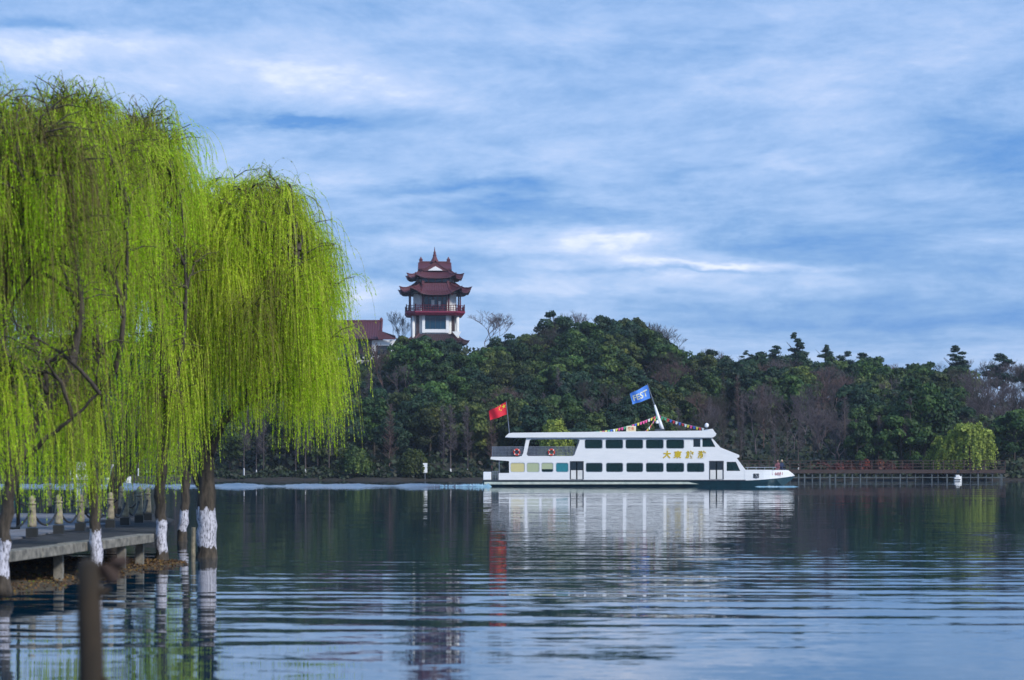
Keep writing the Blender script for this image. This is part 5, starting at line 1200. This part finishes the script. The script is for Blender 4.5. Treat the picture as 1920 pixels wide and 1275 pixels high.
    L_ = q.uniform(.035, .075, m_)[:, None]; Wd = L_*.16
    A_ = c-wv*Wd; B_ = c+wv*Wd+ld*L_*.25; C_ = c+ld*L_
    V = np.stack([A_, B_, C_], 1).reshape(-1, 3)-np.array(tuple(O)); f = np.arange(m_*3).reshape(-1, 3)
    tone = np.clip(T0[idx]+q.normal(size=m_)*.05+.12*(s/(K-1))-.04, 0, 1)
    cr = link('crown', np_mesh('crown', V, f, tone), root, LEAF_W); cr['kind'] = 'stuff'
    return m_
def dome(px0, px1, pytop, D, b, n, seed, tone, zlow=.55, shape=2.2, tvar=.12):
    """bough ends over a dome: px0..px1 wide, its top at pytop, depth half-width b"""
    q = np.random.RandomState(seed); cx = XD((px0+px1)/2, D); a = (px1-px0)/2/F*D; zt = CAMZ+(HY-pytop)/F*D; out = []
    for i in range(n):
        ang = q.uniform(0, 2*PI); r = q.rand()**.5; x = math.cos(ang)*r; y = math.sin(ang)*r; rim = (1-r**shape)**(1/shape)
        top = zlow*zt+(1-zlow)*zt*rim; z = top-(abs(q.normal())*.25 if q.rand() < .62 else q.uniform(.4, 3.0))
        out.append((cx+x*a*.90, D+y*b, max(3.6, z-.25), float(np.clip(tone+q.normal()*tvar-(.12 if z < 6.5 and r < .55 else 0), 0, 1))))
    return out
def Q(px, py, D, r): p = P(px, py, D); return (p.x, p.y, p.z, r)
cnt = 0
cnt += willow('big right-hand willow with the thick whitewashed trunk standing in the water',
    [[Q(389, 1056, 62, .27), Q(388, 1000, 62, .24), Q(387, 940, 62, .23), Q(386, 870, 62, .21), Q(388, 820, 62, .19), Q(382, 740, 62, .13), Q(400, 600, 62, .09), Q(430, 450, 62.3, .04)],
     [Q(390, 850, 62, .17), Q(412, 800, 61.7, .13), Q(440, 768, 61.5, .12), Q(470, 738, 61.3, .10), Q(500, 690, 61.2, .07), Q(540, 560, 61, .05), Q(560, 470, 61, .03)],
     [Q(384, 840, 62, .14), Q(362, 780, 62.4, .11), Q(350, 700, 62.8, .08), Q(330, 600, 63, .06), Q(345, 480, 63, .03)],
     [Q(375, 910, 62, .10), Q(355, 870, 62.3, .09), Q(345, 830, 62.8, .06), Q(338, 740, 63, .04)]],
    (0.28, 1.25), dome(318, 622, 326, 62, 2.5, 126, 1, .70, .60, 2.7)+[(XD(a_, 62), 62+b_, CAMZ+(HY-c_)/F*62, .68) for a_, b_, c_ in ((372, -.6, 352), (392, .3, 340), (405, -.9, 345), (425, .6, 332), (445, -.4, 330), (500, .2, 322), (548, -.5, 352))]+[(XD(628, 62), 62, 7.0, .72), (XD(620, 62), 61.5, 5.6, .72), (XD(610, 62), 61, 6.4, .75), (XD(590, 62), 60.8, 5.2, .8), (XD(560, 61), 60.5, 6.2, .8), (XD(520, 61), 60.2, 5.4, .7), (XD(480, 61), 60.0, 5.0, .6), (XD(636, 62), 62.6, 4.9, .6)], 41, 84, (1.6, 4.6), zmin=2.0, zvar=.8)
cnt += willow('slender willow with a whitewashed base just left of the thick trunk',
    [[Q(302, 1066, 58.4, .17), Q(304, 1000, 58.4, .14), Q(300, 930, 58.4, .13), Q(306, 860, 58.4, .12), Q(310, 760, 58.4, .10), Q(290, 600, 58.6, .07), Q(270, 420, 58.8, .04), Q(262, 300, 59, .02)],
     [Q(308, 800, 58.4, .08), Q(335, 690, 58, .06), Q(350, 540, 58, .04), Q(340, 380, 58, .02)]],
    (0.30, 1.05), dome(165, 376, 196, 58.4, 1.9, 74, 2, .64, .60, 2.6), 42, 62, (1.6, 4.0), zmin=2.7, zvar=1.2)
cnt += willow('willow with a slim whitewashed trunk in front of the platform',
    [[Q(182, 1085, 50.5, .15), Q(181, 1030, 50.5, .13), Q(178, 960, 50.5, .12), Q(172, 880, 50.5, .11), Q(160, 760, 50.6, .10), Q(150, 620, 50.8, .07), Q(120, 420, 51, .05), Q(110, 280, 51, .02)],
     [Q(166, 800, 50.5, .08), Q(215, 690, 50.2, .06), Q(235, 560, 50, .04), Q(240, 400, 50, .02)],
     [Q(168, 830, 50.5, .07), Q(110, 720, 50.4, .06), Q(60, 600, 50.3, .04), Q(40, 430, 50.3, .02)]],
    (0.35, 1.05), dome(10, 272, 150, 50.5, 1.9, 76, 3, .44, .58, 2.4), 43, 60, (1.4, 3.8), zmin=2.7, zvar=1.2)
cnt += willow('large leftmost willow whose white trunk touches the left edge',
    [[Q(4, 1112, 43.5, .15), Q(5, 1050, 43.5, .12), Q(9, 980, 43.5, .12), Q(22, 900, 43.5, .115), Q(48, 830, 43.5, .10), Q(80, 770, 43.6, .08), Q(125, 700, 43.8, .09), Q(150, 600, 44, .06), Q(140, 420, 44, .03)],
     [Q(18, 920, 43.5, .08), Q(12, 830, 43.4, .07), Q(6, 700, 43.3, .08), Q(10, 500, 43.2, .05), Q(40, 300, 43.2, .02)],
     [Q(42, 865, 43.5, .05), Q(80, 828, 43.3, .045), Q(115, 800, 43.2, .035), Q(150, 772, 43.1, .028), Q(185, 735, 43.0, .02)]],
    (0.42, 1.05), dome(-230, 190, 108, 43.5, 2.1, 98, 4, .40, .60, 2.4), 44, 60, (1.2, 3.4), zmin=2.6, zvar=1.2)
cnt += willow('dark leaning forked willow rising behind the stone bollards',
    [[Q(205, 1000, 80, .26), Q(212, 935, 80, .24), Q(222, 880, 80, .22), Q(245, 840, 80, .18), Q(262, 815, 80, .15), Q(280, 740, 80, .10), Q(300, 560, 80, .05)],
     [Q(226, 900, 80, .13), Q(250, 868, 79.8, .12), Q(268, 845, 79.6, .11), Q(285, 790, 79.4, .08), Q(320, 680, 79, .05)],
     [Q(226, 870, 80, .14), Q(238, 830, 80.2, .12), Q(240, 780, 80.4, .09), Q(255, 720, 80.5, .07), Q(240, 540, 80.5, .03)]],
    None, dome(-40, 400, 330, 80, 3.2, 92, 5, .34, .55), 45, 55, (1.6, 4.2), zmin=4.0)
cnt += willow('small willow standing in the water behind the thick trunk, white at the base',
    [[Q(342, 1026, 74.6, .18), Q(343, 990, 74.6, .15), Q(347, 940, 74.6, .14), Q(352, 860, 74.6, .13), Q(360, 760, 74.6, .1), Q(395, 600, 74.6, .06), Q(420, 460, 74.6, .03)],
     [Q(352, 850, 74.6, .09), Q(330, 760, 74.4, .07), Q(310, 640, 74.2, .04)]],
    (0.30, 0.95), dome(270, 570, 400, 74.6, 2.8, 50, 6, .50, .55), 46, 55, (1.6, 4.4), zmin=3.4)
# long low-hanging sprays that almost touch the water beside the thin trunks
def low_spray(px, D, ztop, zlow, w, n, seed, label):
    q = np.random.RandomState(seed); tips = [(XD(px, D)+q.uniform(-w, w), D+q.uniform(-w, w), ztop+q.uniform(-.4, .4), .55) for _ in range(n)]
    x = XD(px, D); return willow(label, [[(x-.3, D+.3, ztop+1.2, .05), (x, D, ztop+.6, .04), (x+.1, D, ztop, .03)]], None, tips, seed, 34, (3.2, 4.6), zmin=zlow, name='willow_bough', zvar=.12)
SPR = [(180, 50, 3.6, .95, .10, 5, 'long yellow-green willow spray hanging over the slim trunk before the platform'), (300, 58, 4.0, 1.15, .12, 5, 'long willow spray hanging over the slender white-based trunk'),
       (346, 73.5, 3.8, 1.0, .12, 5, 'willow spray reaching down to the small trunk in the water'), (55, 49, 3.2, .9, .25, 3, 'thin willow spray in front of the leftmost bollards'), (110, 50, 3.3, .85, .2, 3, 'thin willow spray before the second bollard'),
       (140, 51, 3.4, 1.2, .12, 2, 'sparse willow spray left of the slim trunk'), (335, 58, 3.6, 1.6, .15, 3, 'bright willow spray between the slender and the thick trunk'),
       (388, 60.6, 4.6, 2.3, .35, 6, 'willow spray hanging in front of the fork of the thick trunk'), (180, 49.6, 4.6, 1.2, .12, 4, 'upper willow spray over the slim trunk before the platform'), (302, 57.6, 4.8, 1.5, .12, 4, 'upper willow spray over the slender white-based trunk'),
       (20, 42.6, 3.6, 1.3, .3, 5, 'willow spray hanging before the trunk at the left edge'), (78, 43, 3.7, 1.7, .3, 4, 'willow spray hanging before the limb of the leftmost willow')]
for i, s in enumerate(SPR): cnt += low_spray(*s[:6], 500+i, s[6])
print('willow leaves', cnt)

# blurred dead stump close to the camera
stp = empty('tree_stump', (XD(168, 12.2), 12.2, 0)); tag(stp, 'blurred brown dead stump close to the camera at bottom left', 'stump')
zs = CAMZ+(HY-1048)/F*12.2
MB().tube([(0.01, 0, -.4), (.012, 0, .7), (.008, 0, 1.5), (-.002, 0, 1.8), (-.004, 0, zs-.03), (0, 0, zs)], [.085, .075, .066, .062, .058, .03], 12).build('trunk', M['dead_wood'], stp, smooth=True)
MB().tube([(.03, 0, zs-.20), (.07, -.02, zs-.16), (.11, -.02, zs-.15)], [.03, .02, .012], 6).build('twig', M['dead_wood'], stp)
for a, b, c, s in ((.10, zs-.07, 25, .075), (.15, zs-.02, -20, .06), (.08, zs-.62, 60, .04)):
    me = bpy.data.meshes.new('dead_leaf'); k = 8; V = [(s*math.cos(2*PI*i/k)*.9, .012*math.sin(4*PI*i/k), s*math.sin(2*PI*i/k)*.6) for i in range(k)]+[(0, -.015, 0)]
    me.from_pydata(V, [], [[i, (i+1) % k, k] for i in range(k)]); o = link('dead_leaf', me, stp, M['dead_leaf'], loc=(a, -.02, b)); o.rotation_euler = (0, math.radians(c), 0)

# ------------------------------------------------------------------ air
def haze():
    m = bpy.data.materials.new('haze_air'); m.use_nodes = True; nt = m.node_tree; nt.nodes.clear(); k = G(nt)
    pv = k.n('ShaderNodeVolumePrincipled'); pv.inputs['Color'].default_value = (0.62, 0.76, 0.95, 1); pv.inputs['Density'].default_value = HAZE
    ou = k.n('ShaderNodeOutputMaterial'); k.l(pv.outputs[0], ou.inputs['Volume'])
    o = MB().box(-1000, 1000, -80, 1600, -1.6, 60).build('haze', m); tag(o, 'thin bluish haze over the lake', kind='stuff')
HAZE = 0.00012
if HAZE: haze()
